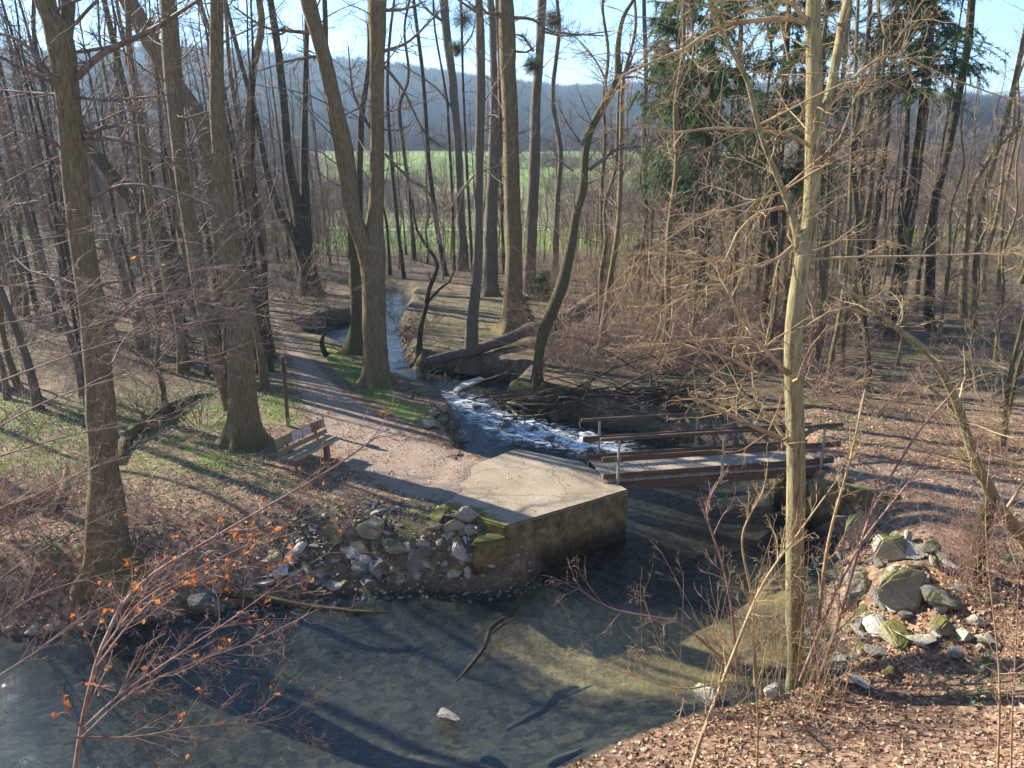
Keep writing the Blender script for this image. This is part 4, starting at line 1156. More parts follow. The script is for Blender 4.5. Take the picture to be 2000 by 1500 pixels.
scatter(46, (-60, 660), (62, 88), [0, 1, 2, 5, 7], 'distant thin bare tree closing the left wood towards the meadow', 'tree belt behind the left wood', (0.8, 1.1), 1.0)
scatter(40, (1130, 2060), (56, 84), [4, 0, 3, 5, 6], 'distant thin bare tree closing the right wood towards the meadow', 'tree belt behind the right wood', (0.8, 1.1), 1.0)
scatter(62, (1150, 1720), (27, 50), [4, 6, 3, 4, 2], 'thin brown sapling in the thicket right of the stream', 'thin saplings of the right thicket', (0.7, 1.1), 1.0)
scatter(26, (1640, 2050), (24, 60), [3, 4, 0, 2, 6], 'slim bare tree in the open wood at the right', 'slim trees of the right wood', (0.75, 1.1), 1.3)
# the wood goes on out of the picture to the left: these shade the ground
for x, y, pi, s in ((-15.5, 19, 7, 1.0),):
    dup(protos[pi], (x, y, gz(x, y)), x * 3, s, 'slim bare tree of the left wood beyond the edge of the photo', 'trees beyond the left edge')

# ------------------------------------------------------------------ spruces
def spruce(name, lb, loc, h, z0, seed, spread=3.2, nb=110, mat='needle', r0=0.22, group=None, hang=0.5, dens=1.0):
    rng = np.random.default_rng(seed)
    root = empty(name, loc, lb, 'conifer', group)
    T = Tubes()
    z = np.linspace(-0.3, h, 14)
    trunk_tube(T, rng, np.stack([0.1 * np.sin(z * 0.3), 0.08 * np.cos(z * 0.4), z, r0 * (1 - 0.93 * np.maximum(z, 0) / h)], -1), 12, (0, 0, 0), 0.2)
    obj('trunk', T.mesh('trunk', M['bark_dark']), root)
    B = Tubes()
    zb = z0 + (h - z0) * rng.uniform(0, 1, nb) ** 1.0
    f = (zb - z0) / (h - z0)
    az = rng.uniform(0, 6.283, nb)
    L = spread * (1.05 - 0.88 * f) * rng.uniform(0.6, 1.1, nb)
    n = 8
    s = np.linspace(0, 1, n)[None]
    up = rng.normal(0.12, 0.12, nb)[:, None]
    rad = s * L[:, None]
    P = np.stack([np.cos(az)[:, None] * rad, np.sin(az)[:, None] * rad, zb[:, None] + up * rad - 0.13 * rad ** 2 * rng.uniform(0.6, 1.4, (nb, 1)) + 0.02 * rad ** 3], -1)
    P[:, 1:] += rng.normal(0, 0.04, (nb, n - 1, 3))
    B.add(P, np.maximum(0.025 * (1 - s * 0.8) * np.minimum(1, L[:, None] / 2), 0.004), 4)
    # dead bare sticks below the green crown
    nd = 26
    zd = rng.uniform(z0 * 0.25, z0 * 1.05, nd); ad = rng.uniform(0, 6.283, nd)
    grow(rng, B, np.stack([0 * zd, 0 * zd, zd], -1), np.stack([np.cos(ad), np.sin(ad), rng.normal(-0.1, 0.2, nd)], -1), rng.uniform(0.5, 1.8, nd), np.full(nd, 0.01), LV_TWIG[:2])
    m = 15
    t = rng.uniform(0.12, 1, (nb, m)) * (n - 1)
    i0 = np.minimum(t.astype(int), n - 2)
    bi = np.arange(nb)[:, None]
    c = P[bi, i0] + (P[bi, i0 + 1] - P[bi, i0]) * (t - i0)[..., None]
    bd_ = nrm(P[bi, i0 + 1] - P[bi, i0])
    side = np.cross(bd_, [0, 0, 1.0]) * np.where(rng.random((nb, m, 1)) < 0.5, -1, 1)
    sdv = nrm(bd_ * 0.6 + side * 0.8 + np.array([0, 0, -1.0]) * rng.uniform(0.0, 2 * hang, (nb, m, 1)))
    sl = (0.35 + 0.35 * L[:, None]) * rng.uniform(0.4, 1, (nb, m))
    c, sdv, sl = c.reshape(-1, 3), sdv.reshape(-1, 3), sl.ravel()
    k = len(c)
    ss = np.linspace(0, 1, 5)[None, :, None]
    SP = c[:, None] + sdv[:, None] * sl[:, None, None] * ss + np.array([0, 0, -0.25]) * (ss * sl[:, None, None]) ** 2 * hang * 2
    B.add(SP, np.full((k, 5), 0.004), 3)
    obj('branch_frame', B.mesh('branch_frame', M['twig_dark']), root)
    q = int((50 if spread > 2 else 24) * dens)
    tt = rng.uniform(0, 0.999, (k, q)) * 4
    j0 = tt.astype(int)
    ki_ = np.arange(k)[:, None]
    pc = SP[ki_, j0] + (SP[ki_, j0 + 1] - SP[ki_, j0]) * (tt - j0)[..., None]
    dd = nrm(np.repeat(sdv[:, None], q, 1) + rng.normal(0, 0.75, (k, q, 3)) + np.array([0, 0, -0.35 * hang]))
    ln = rng.uniform(0.1, 0.26, (k, q, 1)) * min(1, spread / 2)
    wv = nrm(np.cross(dd, rng.normal(size=(k, q, 3)))) * (0.017 if spread > 2 else 0.012)
    V = np.stack([pc - wv, pc + wv, pc + dd * ln], 2).reshape(-1, 3)
    obj('crown', mesh('crown', V, [np.arange(len(V)).reshape(-1, 3)], M[mat], False), root)
    TREES.append((loc[0], loc[1]))
    return root
def sp_at(px, Yy):
    x = (px - 1000) / FPX * Yy / 0.965
    return (x, Yy, gz(x, Yy))
spruce('spruce_tree', 'tall dark green spruce with drooping boughs left of the pale foreground tree', sp_at(1350, 30), 21, 6.5, 1, 2.5, 110, hang=0.8)
spruce('spruce_tree', 'dark spruce with bare lower trunk right behind the forked pale tree top', sp_at(1480, 33), 23, 6.0, 2, 2.6, 110, hang=0.7)
spruce('spruce_tree', 'bluish spruce half hidden behind the pale foreground tree', sp_at(1545, 37), 24, 7.0, 3, 2.5, 100)
spruce('spruce_tree', 'sparse light green spruce at the left end of the conifers', sp_at(1290, 36), 17, 5.5, 4, 2.4, 90, hang=0.7)
spruce('pine_tree', 'thick dark pine with high crown right of the pale foreground tree', sp_at(1728, 31), 20, 9.5, 5, 2.6, 110, r0=0.3)
spruce('pine_tree', 'slimmer dark pine between the pale tree and the thick pine', sp_at(1668, 38), 21, 10.5, 6, 2.2, 80, r0=0.2)
spruce('young_spruce', 'small bright green young spruce beside the roots of the tallest tree', (*ong(1022, 640)[:2], ong(1022, 640)[2]), 1.5, 0.15, 7, 0.6, 26, 'needle_pale', 0.03)
spruce('young_spruce', 'bushy young spruce behind the crooked leaning tree at the meadow edge', (*ong(1066, 585)[:2], ong(1066, 585)[2]), 1.7, 0.15, 8, 1.1, 34, 'needle_pale', 0.04)
spruce('young_spruce', 'light green young spruce in the thicket right of the crooked tree', (*ong(1190, 565)[:2], ong(1190, 565)[2]), 3.4, 0.4, 9, 1.2, 44, 'needle_pale', 0.05)
spruce('young_spruce', 'pale young spruce deeper in the thicket, left of the pale foreground tree', (*ong(1250, 580)[:2], ong(1250, 580)[2]), 3.2, 0.5, 10, 1.2, 40, 'needle_pale', 0.05)
spruce('young_spruce', 'slim taller young spruce standing under the big spruces', sp_at(1335, 38), 7.5, 1.2, 31, 1.5, 70, 'needle', 0.07)


# ------------------------------------------------------------------ bare shrubs
LV_SH = [dict(n=8, s=5, wig=0.13, up=-0.02, kids=8, ang=0.6, lf=0.5, tip=0.25, rf=0.6, rmin=0.003),
         dict(n=6, s=3, wig=0.16, up=0.0, kids=5, ang=0.7, lf=0.5, tip=0.4, rmin=0.0025),
         dict(n=4, s=3, wig=0.22, tip=0.5, rmin=0.002)]
def shrub_me(seed, n, h, spread, mat, arch=-0.05, r=0.011, kids=None):
    rng = np.random.default_rng(seed)
    T = Tubes()
    az = rng.uniform(0, 6.283, n)
    d = np.stack([np.cos(az) * spread, np.sin(az) * spread, np.ones(n)], -1) + rng.normal(0, 0.15, (n, 3))
    p = np.stack([np.cos(az), np.sin(az), 0 * az], -1) * rng.uniform(0, 0.25, (n, 1)) + np.array([0, 0, -0.1])
    lv = [dict(q) for q in LV_SH]
    lv[0]['up'] = arch
    if kids: lv[0]['kids'], lv[1]['kids'] = kids
    grow(rng, T, p, d, rng.uniform(0.6, 1.1, n) * h, rng.uniform(0.6, 1.2, n) * r, lv)
    return T.mesh('bare_shrub', M[mat])
SHM = [shrub_me(200, 12, 2.6, 0.55, 'twig', -0.03), shrub_me(201, 9, 3.2, 0.75, 'twig_red', -0.08), shrub_me(202, 16, 1.8, 0.9, 'twig_red', -0.1),
       shrub_me(203, 8, 3.6, 0.4, 'twig_tan', 0.0), shrub_me(204, 14, 1.3, 1.2, 'twig', -0.14), shrub_me(205, 10, 2.4, 0.6, 'twig_dark', -0.06)]
def shrubs(n, pxr, Yr, kinds, label, group, scr=(0.7, 1.2), water=0.15, pathd=0.35):
    k = tr_ = 0
    while k < n and tr_ < 40 * n:
        tr_ += 1
        px = rng.uniform(*pxr); Yy = rng.uniform(*Yr)
        x = (px - 1000) / FPX * Yy / 0.965
        a, b_ = np.array([x]), np.array([Yy])
        if sdist(a, b_, WPOLY)[0] < water or ldist(a, b_, PATH)[0] < pathd or ldist(a, b_, PATH2)[0] < 0.1: continue
        if np.hypot(x - bo[0], Yy - bo[1]) < 2.2 or np.hypot(x - pp[0], Yy - pp[1]) < 1.2 or np.hypot(x - 0.6, Yy - 16.2) < 3.2: continue
        o = obj('bare_shrub', SHM[kinds[rng.integers(len(kinds))]], None, (x, Yy, gz(x, Yy)))
        o.rotation_euler = (0, 0, rng.uniform(0, 6.28))
        o.scale = (rng.uniform(*scr),) * 3
        tag(o, label, 'shrub', group)
        k += 1
shrubs(34, (-60, 430), (19.5, 34), [0, 1, 2, 4, 5], 'tangled leafless shrub under the trees of the left wood', 'shrubs of the left wood')
shrubs(44, (-100, 640), (34, 66), [0, 1, 3, 5], 'leafless shrub far back in the left wood', 'shrubs at the back of the left wood', (0.9, 1.5))
shrubs(14, (520, 720), (24.5, 45), [0, 5, 2], 'leafless shrub between footpath and stream', 'shrubs between path and stream', (0.5, 0.9), 0.1)
shrubs(12, (760, 1050), (40, 66), [0, 5, 1], 'leafless shrub along the meadow edge behind the stream', 'shrubs at the meadow edge', (0.6, 1.1))
shrubs(8, (790, 880), (27.5, 36), [5, 4], 'dark brambly shrub on the stream bend beside the log', 'shrubs on the stream bend', (0.5, 0.9), 0.05)
shrubs(76, (1080, 1600), (26, 46), [1, 2, 3, 1, 3], 'reddish leafless shrub in the thicket right of the stream', 'shrubs of the right thicket', (0.8, 1.4))
shrubs(22, (1060, 1480), (25.2, 30), [2, 1, 1, 2], 'low reddish brambly shrub above the driftwood pile', 'shrubs above the driftwood', (0.7, 1.1))
shrubs(50, (1560, 2080), (22, 56), [1, 0, 3, 2], 'leafless shrub in the open wood at the right', 'shrubs of the right wood', (0.7, 1.3))
shrubs(6, (1780, 2060), (15, 20), [1, 3, 2], 'twiggy shrub on the right bank near the leaning pale tree', 'shrubs on the right bank', (0.6, 1.0), 0.9)
shrubs(10, (-120, 130), (12.6, 16.5), [0, 1, 2, 1], 'pale twiggy shrub at the left edge beside the thick tree', 'shrubs round the thick left tree', (0.6, 1.0), 0.3)
shrubs(4, (130, 330), (13.2, 15), [1, 4, 0], 'twiggy shrub at the foot of the thick left tree', 'shrubs at the foot of the thick tree', (0.4, 0.7), 0.3)

# long pale boughs sweeping in from the left
rng = np.random.default_rng(31)
def bough(name, lb, pts, w0, Yb, dY, seed, mat='twig', leaves=0, cat='sapling', dens=7.0, group=None, tl=(0.3, 0.9)):
    rg = np.random.default_rng(seed)
    P = []
    n = len(pts)
    for i, (px, py) in enumerate(pts):
        f = i / (n - 1)
        p = at(px, py, Yb + dY * f)
        P.append([*p, 0.5 * w0 * (1 - 0.72 * f) * pxscale(p)])
    Q = catmull(np.array(P), 0.12)
    o_ = Q[0, :3].copy()
    T = Tubes()
    T.add(Q[:, :3], np.maximum(Q[:, 3], 0.002), 7)
    ln = np.linalg.norm(np.diff(Q[:, :3], axis=0), axis=1).sum()
    k = int(ln * dens)
    ii = rg.integers(max(1, len(Q) // 7), len(Q), k)
    td = nrm(Q[np.minimum(ii + 1, len(Q) - 1), :3] - Q[np.maximum(ii - 1, 0), :3])
    pr = nrm(np.cross(td, rg.normal(size=(k, 3))))
    aa = rg.uniform(0.35, 0.9, (k, 1))
    tips = grow(rg, T, Q[ii, :3], td * np.cos(aa) + pr * np.sin(aa), rg.uniform(*tl, k), np.maximum(Q[ii, 3] * 0.5, 0.003), LV_TWIG)
    root = empty(name, o_, lb, cat, group)
    obj('stem', T.mesh('stem', M[mat], o_), root)
    if leaves:
        c = tips.reshape(-1, 3)[rg.integers(0, tips.shape[0] * tips.shape[1], leaves)]
        L = leafquads(rg, c, 0.055, 0.09, 1.0)
        obj('leaf', mesh('leaf', L[0] - o_, [L[1]], M['leaf_orange'], False), root)['kind'] = 'stuff'
    return root

def leafquads(rg, c, smin, smax, tilt, fold=0.25, nz=None):
    """withered leaves: a folded, pointed blade of six triangles each"""
    k = len(c)
    nrmv = nrm(np.array([0, 0, 1.0]) + tilt * rg.normal(size=(k, 3))) if nz is None else nrm(nz + tilt * rg.normal(size=(k, 3)))
    u = nrm(np.cross(nrmv, rg.normal(size=(k, 3))))
    v = np.cross(nrmv, u)
    s = rg.uniform(smin, smax, (k, 1)); wd = s * rg.uniform(0.28, 0.42, (k, 1))
    cu = rg.normal(0, fold, (k, 1)) * s
    a = c - u * s * 0.5
    b = c + u * s * 0.5 + nrmv * cu
    m = c + nrmv * cu * 0.2
    l1 = c - u * s * 0.08 + v * wd + nrmv * np.abs(rg.normal(0, fold, (k, 1))) * s
    r1 = c - u * s * 0.08 - v * wd + nrmv * np.abs(rg.normal(0, fold, (k, 1))) * s
    V = np.stack([a, r1, b, l1, m], 1).reshape(-1, 3)
    i = (np.arange(k) * 5)[:, None]
    F = np.concatenate([i + np.array([[0, 1, 4]]), i + np.array([[1, 2, 4]]), i + np.array([[2, 3, 4]]), i + np.array([[3, 0, 4]])])
    return V, F

bough('beech_sapling', 'young beech with withered orange leaves sweeping up from the bottom left corner', [(140, 1560), (150, 1480), (165, 1390), (190, 1290), (212, 1235), (240, 1180), (300, 1120), (400, 1060), (520, 990), (640, 920), (740, 850)], 12, 6.4, 2.4, 301, 'twig_red', 85, dens=5)
bough('bare_sapling', 'leafless whippy sapling branching right over the pool from the bottom left', [(150, 1440), (260, 1440), (380, 1420), (490, 1415), (560, 1400)], 6, 6.6, 0.8, 302, 'twig', 10, dens=12)
for i, pts in enumerate([[(165, 1420), (230, 1360), (330, 1290), (450, 1210), (560, 1130), (640, 1080)], [(160, 1440), (260, 1350), (390, 1290), (500, 1250), (620, 1190)], [(200, 1270), (270, 1180), (350, 1130), (470, 1070), (600, 1010)], [(190, 1300), (260, 1210), (330, 1150), (420, 1120), (560, 1090)]]):
    bough('beech_sapling', ['long pale beech shoot fanning highest over the water', 'pale beech shoot lying lowest over the pool', 'leafy orange beech shoot crossing the stony bank', 'orange-leaved beech shoot just under the topmost one'][i], pts, 4.5, 6.5, 1.5, 310 + i, 'twig_red', [16, 5, 44, 34][i], dens=8)
LB = [[(-40, 640), (120, 610), (260, 560), (420, 520)], [(-40, 700), (100, 660), (300, 600), (500, 560)], [(-40, 760), (150, 690), (330, 640), (480, 610), (560, 560)], [(-30, 850), (100, 780), (260, 730), (430, 690), (600, 620)], [(-30, 900), (140, 850), (300, 820), (420, 770)],
      [(-40, 1010), (80, 960), (220, 900), (360, 870)], [(-40, 1160), (60, 1090), (200, 1010), (330, 960)], [(-40, 560), (90, 560), (240, 590), (380, 560)], [(-30, 480), (130, 460), (300, 430)], [(-30, 1240), (60, 1170), (170, 1130), (300, 1100)], [(-40, 1060), (100, 1020), (260, 1010)], [(-20, 1330), (60, 1280), (170, 1200), (280, 1160)]]
for i, pts in enumerate(LB):
    bough('bare_sapling', 'long thin pale bough reaching in from the left edge over the left bank', pts, 4, 8.6 + 0.35 * (i % 5), 1.2, 330 + i, ['twig', 'twig_red'][i % 2], 4 if i % 3 == 0 else 0, dens=8, group='pale boughs from the left edge', tl=(0.3, 1.0))

# hazel shoots round the foot of the pale tree
rng = np.random.default_rng(41)
def shoots(name, lb, px, py, n, h, sx, sy, seed, mat='twig_tan', spread=0.12, r=0.008, cat='shrub'):
    rg = np.random.default_rng(seed)
    c = ong(px, py)
    p = np.stack([c[0] + rg.normal(0, sx, n), c[1] + rg.normal(0, sy, n)], -1)
    z = height(p[:, 0], p[:, 1])
    P = np.concatenate([p, z[:, None] - 0.05], 1)
    d = np.stack([(p[:, 0] - c[0]) * 0.35, (p[:, 1] - c[1]) * 0.3, np.ones(n)], -1) + rg.normal(0, spread, (n, 3))
    T = Tubes()
    lv = [dict(n=9, s=5, wig=0.07, up=0.04, kids=6, ang=0.6, lf=0.3, tip=0.3, rf=0.6, rmin=0.0025, tmin=0.3), dict(n=5, s=3, wig=0.2, up=0.04, kids=3, ang=0.7, lf=0.5, tip=0.5, rmin=0.002), dict(n=4, s=3, wig=0.2, tip=0.5, rmin=0.0018)]
    grow(rg, T, P, d, rg.uniform(0.5, 1.1, n) * h, rg.uniform(0.5, 1.3, n) * r, lv)
    return tag(obj(name, T.mesh(name, M[mat], c), None, c), lb, cat)
shoots('hazel_shrub', 'dense upright tan hazel shoots around the foot of the pale foreground tree', 1520, 1380, 40, 2.5, 0.5, 0.32, 401, r=0.0065)
shoots('hazel_shrub', 'sparse hazel shoots leaning over the water left of the pale tree', 1400, 1395, 12, 2.8, 0.45, 0.25, 402, spread=0.3, r=0.0065)
shoots('hazel_shrub', 'reddish hazel shoots right of the pale foreground tree', 1610, 1370, 10, 2.6, 0.2, 0.2, 403, 'twig_red', 0.2, 0.011)
shoots('dry_bush', 'dry brown bush around the stump on the right bank', 1885, 1150, 70, 1.7, 0.22, 0.18, 404, 'twig_red', 0.18, 0.005, 'bush')
stp = ong(1900, 1135)
T = Tubes(); trunk_tube(T, rng, np.array([[*stp - (0, 0, 0.2), 0.17], [*stp + (0, 0, 0.3), 0.13], [*stp + (0.02, 0, 1.0), 0.12], [*stp + (0.03, 0, 1.55), 0.1]]), 14, stp, 0.3, 0.15, True)
tag(obj('tree_stump', T.mesh('tree_stump', M['bark_dark'], stp), None, stp), 'tall dark broken stump inside the dry brown bush on the right bank', 'stump')
# tall thin whips in the right foreground
WH = [('thin pale whip leaning right across the foot of the pale tree', [(1345, 1520), (1370, 1440), (1430, 1283), (1489, 1143), (1562, 1038), (1640, 930)], 9, 7.6, 1.8),
      ('tan whip rising right of the pale tree and bending to the upper right', [(1592, 1350), (1636, 1220), (1681, 1062), (1716, 975), (1790, 850), (1880, 740), (1960, 600)], 9, 10.6, 0.4),
      ('straight thin whip standing at the bottom right corner', [(1948, 1510), (1952, 1400), (1950, 1290), (1932, 1120), (1925, 1000), (1935, 880)], 6, 6.6, 0.2),
      ('second thin whip at the bottom right corner, nearer the edge', [(1975, 1500), (1977, 1400), (1985, 1250), (1990, 1100)], 5, 6.7, 0.2),
      ('upright tan whip close beside the right of the pale tree', [(1588, 1370), (1600, 1200), (1620, 1050), (1660, 900), (1690, 760)], 11, 10.5, 0.3),
      ('thin whip crossing low in front of the right wing wall', [(1562, 1330), (1660, 1100), (1760, 960), (1850, 850)], 7, 10.2, 0.6),
      ('slender upright whip at the bottom centre right', [(1478, 1510), (1480, 1400), (1470, 1250), (1478, 1120)], 5, 7.6, 0.1),
      ('thin whip hanging over the pool from the hazel shoots', [(1440, 1310), (1380, 1260), (1320, 1215), (1200, 1190), (1130, 1150)], 6, 9.6, -0.4),
      ('lower thin whip over the pool left of the hazel shoots', [(1420, 1330), (1340, 1345), (1270, 1330), (1180, 1300)], 5, 9.4, -0.4),
      ('tall brown shoot left of the pale tree against the water', [(1440, 1330), (1430, 1200), (1410, 1100), (1380, 1000), (1400, 940)], 7, 10.0, 0.2),
      ('brown shoot forking in front of the deck of the footbridge', [(1475, 1340), (1470, 1180), (1450, 1050), (1490, 960), (1500, 900)], 7, 10.0, 0.2)]
for i, (lb, pts, w_, Y_, dY) in enumerate(WH):
    bough('bare_sapling', lb, pts, w_, Y_, dY, 420 + i, ['twig_tan', 'twig_red'][i % 2], 0, dens=5, tl=(0.25, 0.8))


# ------------------------------------------------------------------ stones
def rock_proto(seed, flat=0.6, n=15):
    rg = np.random.default_rng(seed)
    p = nrm(rg.normal(size=(n, 3))) * rg.uniform(0.75, 1.0, (n, 1)) * np.array([0.5, 0.42 * rg.uniform(0.75, 1.1), 0.5 * flat])
    bm = bmesh.new()
    for q in p: bm.verts.new(q)
    r = bmesh.ops.convex_hull(bm, input=bm.verts)
    for g in [v for v in bm.verts if not v.link_faces]: bm.verts.remove(g)
    bmesh.ops.dissolve_limit(bm, angle_limit=0.25, verts=bm.verts, edges=bm.edges)
    bmesh.ops.bevel(bm, geom=list(bm.edges), offset=0.035, segments=2, affect='EDGES')
    bmesh.ops.triangulate(bm, faces=bm.faces)
    bmesh.ops.subdivide_edges(bm, edges=[e for e in bm.edges if e.calc_length() > 0.1], cuts=1)
    bmesh.ops.triangulate(bm, faces=[f for f in bm.faces if len(f.verts) > 3])
    co = np.array([v.co for v in bm.verts])
    dn = 0.05 * (vn(co[:, 0] * 5 + seed, co[:, 1] * 5 + co[:, 2] * 4, seed) - 0.5) + 0.03 * (vn(co[:, 0] * 13, co[:, 2] * 13 + co[:, 1] * 9, seed + 2) - 0.5)
    nn = nrm(co)
    for v, d_, u_ in zip(bm.verts, dn, nn): v.co += Vector(u_ * d_)
    me = bpy.data.meshes.new('stone')
    bm.to_mesh(me); bm.free()
    return me
RM = {}
for mk in ('rock', 'rock_pale', 'rock_moss', 'rock_dark'):
    for i in range(7):
        me = RM.get(('rock', i))
        me = rock_proto(500 + i, [0.6, 0.75, 0.45, 0.9, 0.55, 0.35, 0.7][i]) if me is None else me.copy()
        me.materials.clear(); me.materials.append(M[mk])
        RM[(mk, i)] = me
rng = np.random.default_rng(51)
def stone(px, py, wp, mk, i, lb, group=None, hz=1.0, g=None, name='stone', sink=0.12):
    g = ong(px, py) if g is None else g
    s = 1.4 * wp * pxscale(g)
    o = obj(name, RM[(mk, i % 7)], None, (g[0], g[1] + 0.25 * s, g[2] + s * (0.34 - sink * 0.5) * hz))
    o.scale = (s * rng.uniform(0.95, 1.1), s * rng.uniform(0.85, 1.1), s * hz)
    o.rotation_euler = (rng.normal(0, 0.2), rng.normal(0, 0.2), rng.uniform(0, 6.28))
    return tag(o, lb, 'stone', group)
BIG = [(895, 1105, 66, 'rock_pale', 3, 'large pale lumpy stone just left of the mossy step block', 0.9), (772, 1095, 64, 'rock', 0, 'broad tan stone with flat sunlit top in the left rubble', 0.8), (720, 1060, 60, 'rock', 1, 'blocky tan stone alone above the rubble, nearest the footpath', 0.9),
       (838, 1078, 48, 'rock', 4, 'wedge of grey-tan stone between the pale lumpy stone and the landing', 0.8), (814, 1118, 42, 'rock_dark', 3, 'tall dark pointed stone in the middle of the left rubble', 1.2), (910, 1138, 34, 'rock_pale', 6, 'small pale pointed stone at the waterline below the pale lumpy one', 1.2),
       (956, 1112, 46, 'rock', 5, 'flat grey slab lying against the foot of the step block', 0.6), (702, 1132, 44, 'rock_dark', 3, 'roundish dark stone at the water edge, upper of two', 0.9), (720, 1153, 36, 'rock_dark', 1, 'roundish dark stone at the water edge, lower of two', 0.8),
       (885, 1048, 46, 'rock', 6, 'brown tilted stone tucked under the mossy edge of the landing', 0.8), (850, 1030, 60, 'rock_moss', 2, 'mossy slab at the left edge of the concrete landing', 0.6), (915, 1050, 30, 'rock', 3, 'small grey stone wedged at the inner corner of the landing', 0.9),
       (382, 1205, 56, 'rock_dark', 1, 'dark square stone half in the water under the dead branch, left of a pair', 1.0), (416, 1205, 44, 'rock_dark', 3, 'dark stone half in the water under the dead branch, right of a pair', 1.0), (62, 1242, 46, 'rock', 4, 'grey stone lying in the shallows at the far left', 0.7),
       (92, 1236, 28, 'rock_pale', 1, 'small pale stone in the shallows at the far left', 0.8), (665, 1062, 50, 'rock', 2, 'long flat grey slab in the upper left rubble', 0.5), (612, 1040, 30, 'rock', 5, 'small flat stone lying alone on the leaf-covered bank', 0.6), (760, 1045, 30, 'rock_dark', 6, 'small dark stone behind the blocky tan one', 0.8), (730, 1012, 22, 'rock', 0, 'pebble-like stone on the edge of the trodden ground', 0.8),
       (1378, 1378, 56, 'rock_pale', 1, 'pale flat-topped stone standing in the pool left of the hazel shoots', 0.7), (1512, 1370, 46, 'rock_pale', 4, 'white stone hidden among the hazel shoots', 0.9), (1685, 1350, 40, 'rock_pale', 2, 'whitish stone on the leaf bank right of the pale tree', 0.7), (1742, 1330, 36, 'rock_moss', 6, 'small mossy stone at the head of the leaf bank', 0.8),
       (1680, 1172, 64, 'rock', 0, 'large grey flat stone at the water edge right of the pale tree', 0.7), (1660, 1140, 46, 'rock', 2, 'grey slab above the large flat stone', 0.5), (1745, 1100, 66, 'rock_moss', 1, 'mossy angular stone at the top of the right stone heap', 0.9), (1690, 1070, 62, 'rock_moss', 3, 'tall bright mossy stone leaning on the foot of the wing wall', 1.2),
       (1790, 1095, 50, 'rock', 5, 'pale flat stone right of the mossy angular one', 0.5), (1755, 1160, 50, 'rock', 2, 'grey stone behind the great mossy boulder', 0.7), (1780, 1200, 84, 'rock_moss', 3, 'great round boulder thick with bright moss in the right stone heap', 1.1), (1850, 1200, 78, 'rock_dark', 0, 'large dull dark boulder right of the great mossy one', 0.7),
       (1722, 1195, 48, 'rock_dark', 4, 'dark stone at the waterline left of the great mossy boulder', 0.7), (1722, 1255, 60, 'rock_pale', 6, 'pale broken stone at the left corner of the right heap', 0.9), (1762, 1270, 64, 'rock_moss', 0, 'moss-capped low stone at the front of the right heap', 0.7), (1848, 1248, 62, 'rock_moss', 4, 'smooth olive stone in the front row of the right heap', 0.7),
       (1812, 1272, 54, 'rock', 2, 'grey low slab between two mossy stones at the front', 0.6), (1890, 1258, 34, 'rock_pale', 3, 'small pale stone right of the smooth olive one', 0.9), (1916, 1232, 36, 'rock', 1, 'grey stone at the right end of the heap', 0.8), (1936, 1270, 42, 'rock', 6, 'pale grey stone at the lower right end of the heap', 0.7), (1702, 1222, 34, 'rock_pale', 2, 'small whitish slab at the left waterline of the heap', 0.6),
       (1838, 1118, 40, 'rock', 0, 'grey stone under the dry brown bush', 0.7), (1720, 1290, 44, 'rock_dark', 5, 'dark flat wet stone in the mud before the heap', 0.5)]
for px, py, wp, mk, i, lb, hz in BIG: stone(px, py, wp * (1.2 if px > 1600 else 1.0), mk, i, lb, None, hz)
for px, py, wp, hz, lb in ((845, 1012, 46, 0.7, 'mossy stone wedged against the landing where its edge turns'), (876, 1022, 52, 0.7, 'mossy broken slab under the front rim of the landing'), (908, 1030, 44, 0.8, 'mossy stone beside the inner corner of the landing'), (820, 1000, 40, 0.5, 'flat mossy stone at the leftmost tip of the landing')):
    g = onz(px, py, -0.22); stone(px, py, wp, 'rock_moss', int(wp), lb, None, hz, g)
g = onz(875, 1425, -1.12); stone(875, 1425, 62, 'rock_dark', 4, 'flat dark stone breaking the surface in the middle of the pool', None, 0.55, g)
for i, (px, py, wp) in enumerate([(932, 812, 22), (985, 838, 26), (1040, 838, 20), (1075, 856, 24), (905, 792, 20), (1010, 862, 18)]):
    g = onz(px, py, -1.0); g[2] = wlevel(g[0], g[1]) - 0.03
    stone(px, py, wp, 'rock_dark', i, 'dark wet stone breaking the white water of the rapids', 'wet stones in the rapids', 0.8, g)
def rubble(n, xr, yr, wr, mks, lb, group, cond=None, taper=None):
    k = 0
    for _ in range(n * 20):
        if k >= n: break
        px, py = rng.uniform(*xr), rng.uniform(*yr)
        if cond and not cond(px, py): continue
        g = ong(px, py)
        if ldist(g[0:1], g[1:2], PATH)[0] < -0.1 or np.hypot(g[0] - 0.9, g[1] - 16.2) < 1.6: continue
        k += 1
        stone(px, py, rng.uniform(*wr) ** 1, mks[rng.integers(len(mks))], rng.integers(7), lb, group, rng.uniform(0.5, 1.0), g)
lin = lambda px: 1010 + (930 - px) * 0.03
rubble(96, (500, 930), (1015, 1165), (16, 46), ['rock', 'rock_pale', 'rock_dark', 'rock_moss', 'rock'], 'small broken stone in the rubble on the left bank', 'rubble stones of the left bank', lambda x, y: y < 1175 - (x - 560) * 0.11 and y > 1085 - (x - 560) * 0.18)
rubble(28, (280, 600), (1130, 1210), (10, 26), ['rock_dark', 'rock', 'rock_dark'], 'small dark stone along the shaded left water edge', 'stones along the left water edge', lambda x, y: y < 1222 - (x - 280) * 0.16 and y > 1150 - (x - 280) * 0.1)
rubble(16, (0, 290), (1190, 1248), (12, 30), ['rock_dark', 'rock'], 'dark stone along the water edge below the thick left tree', 'stones below the thick left tree')
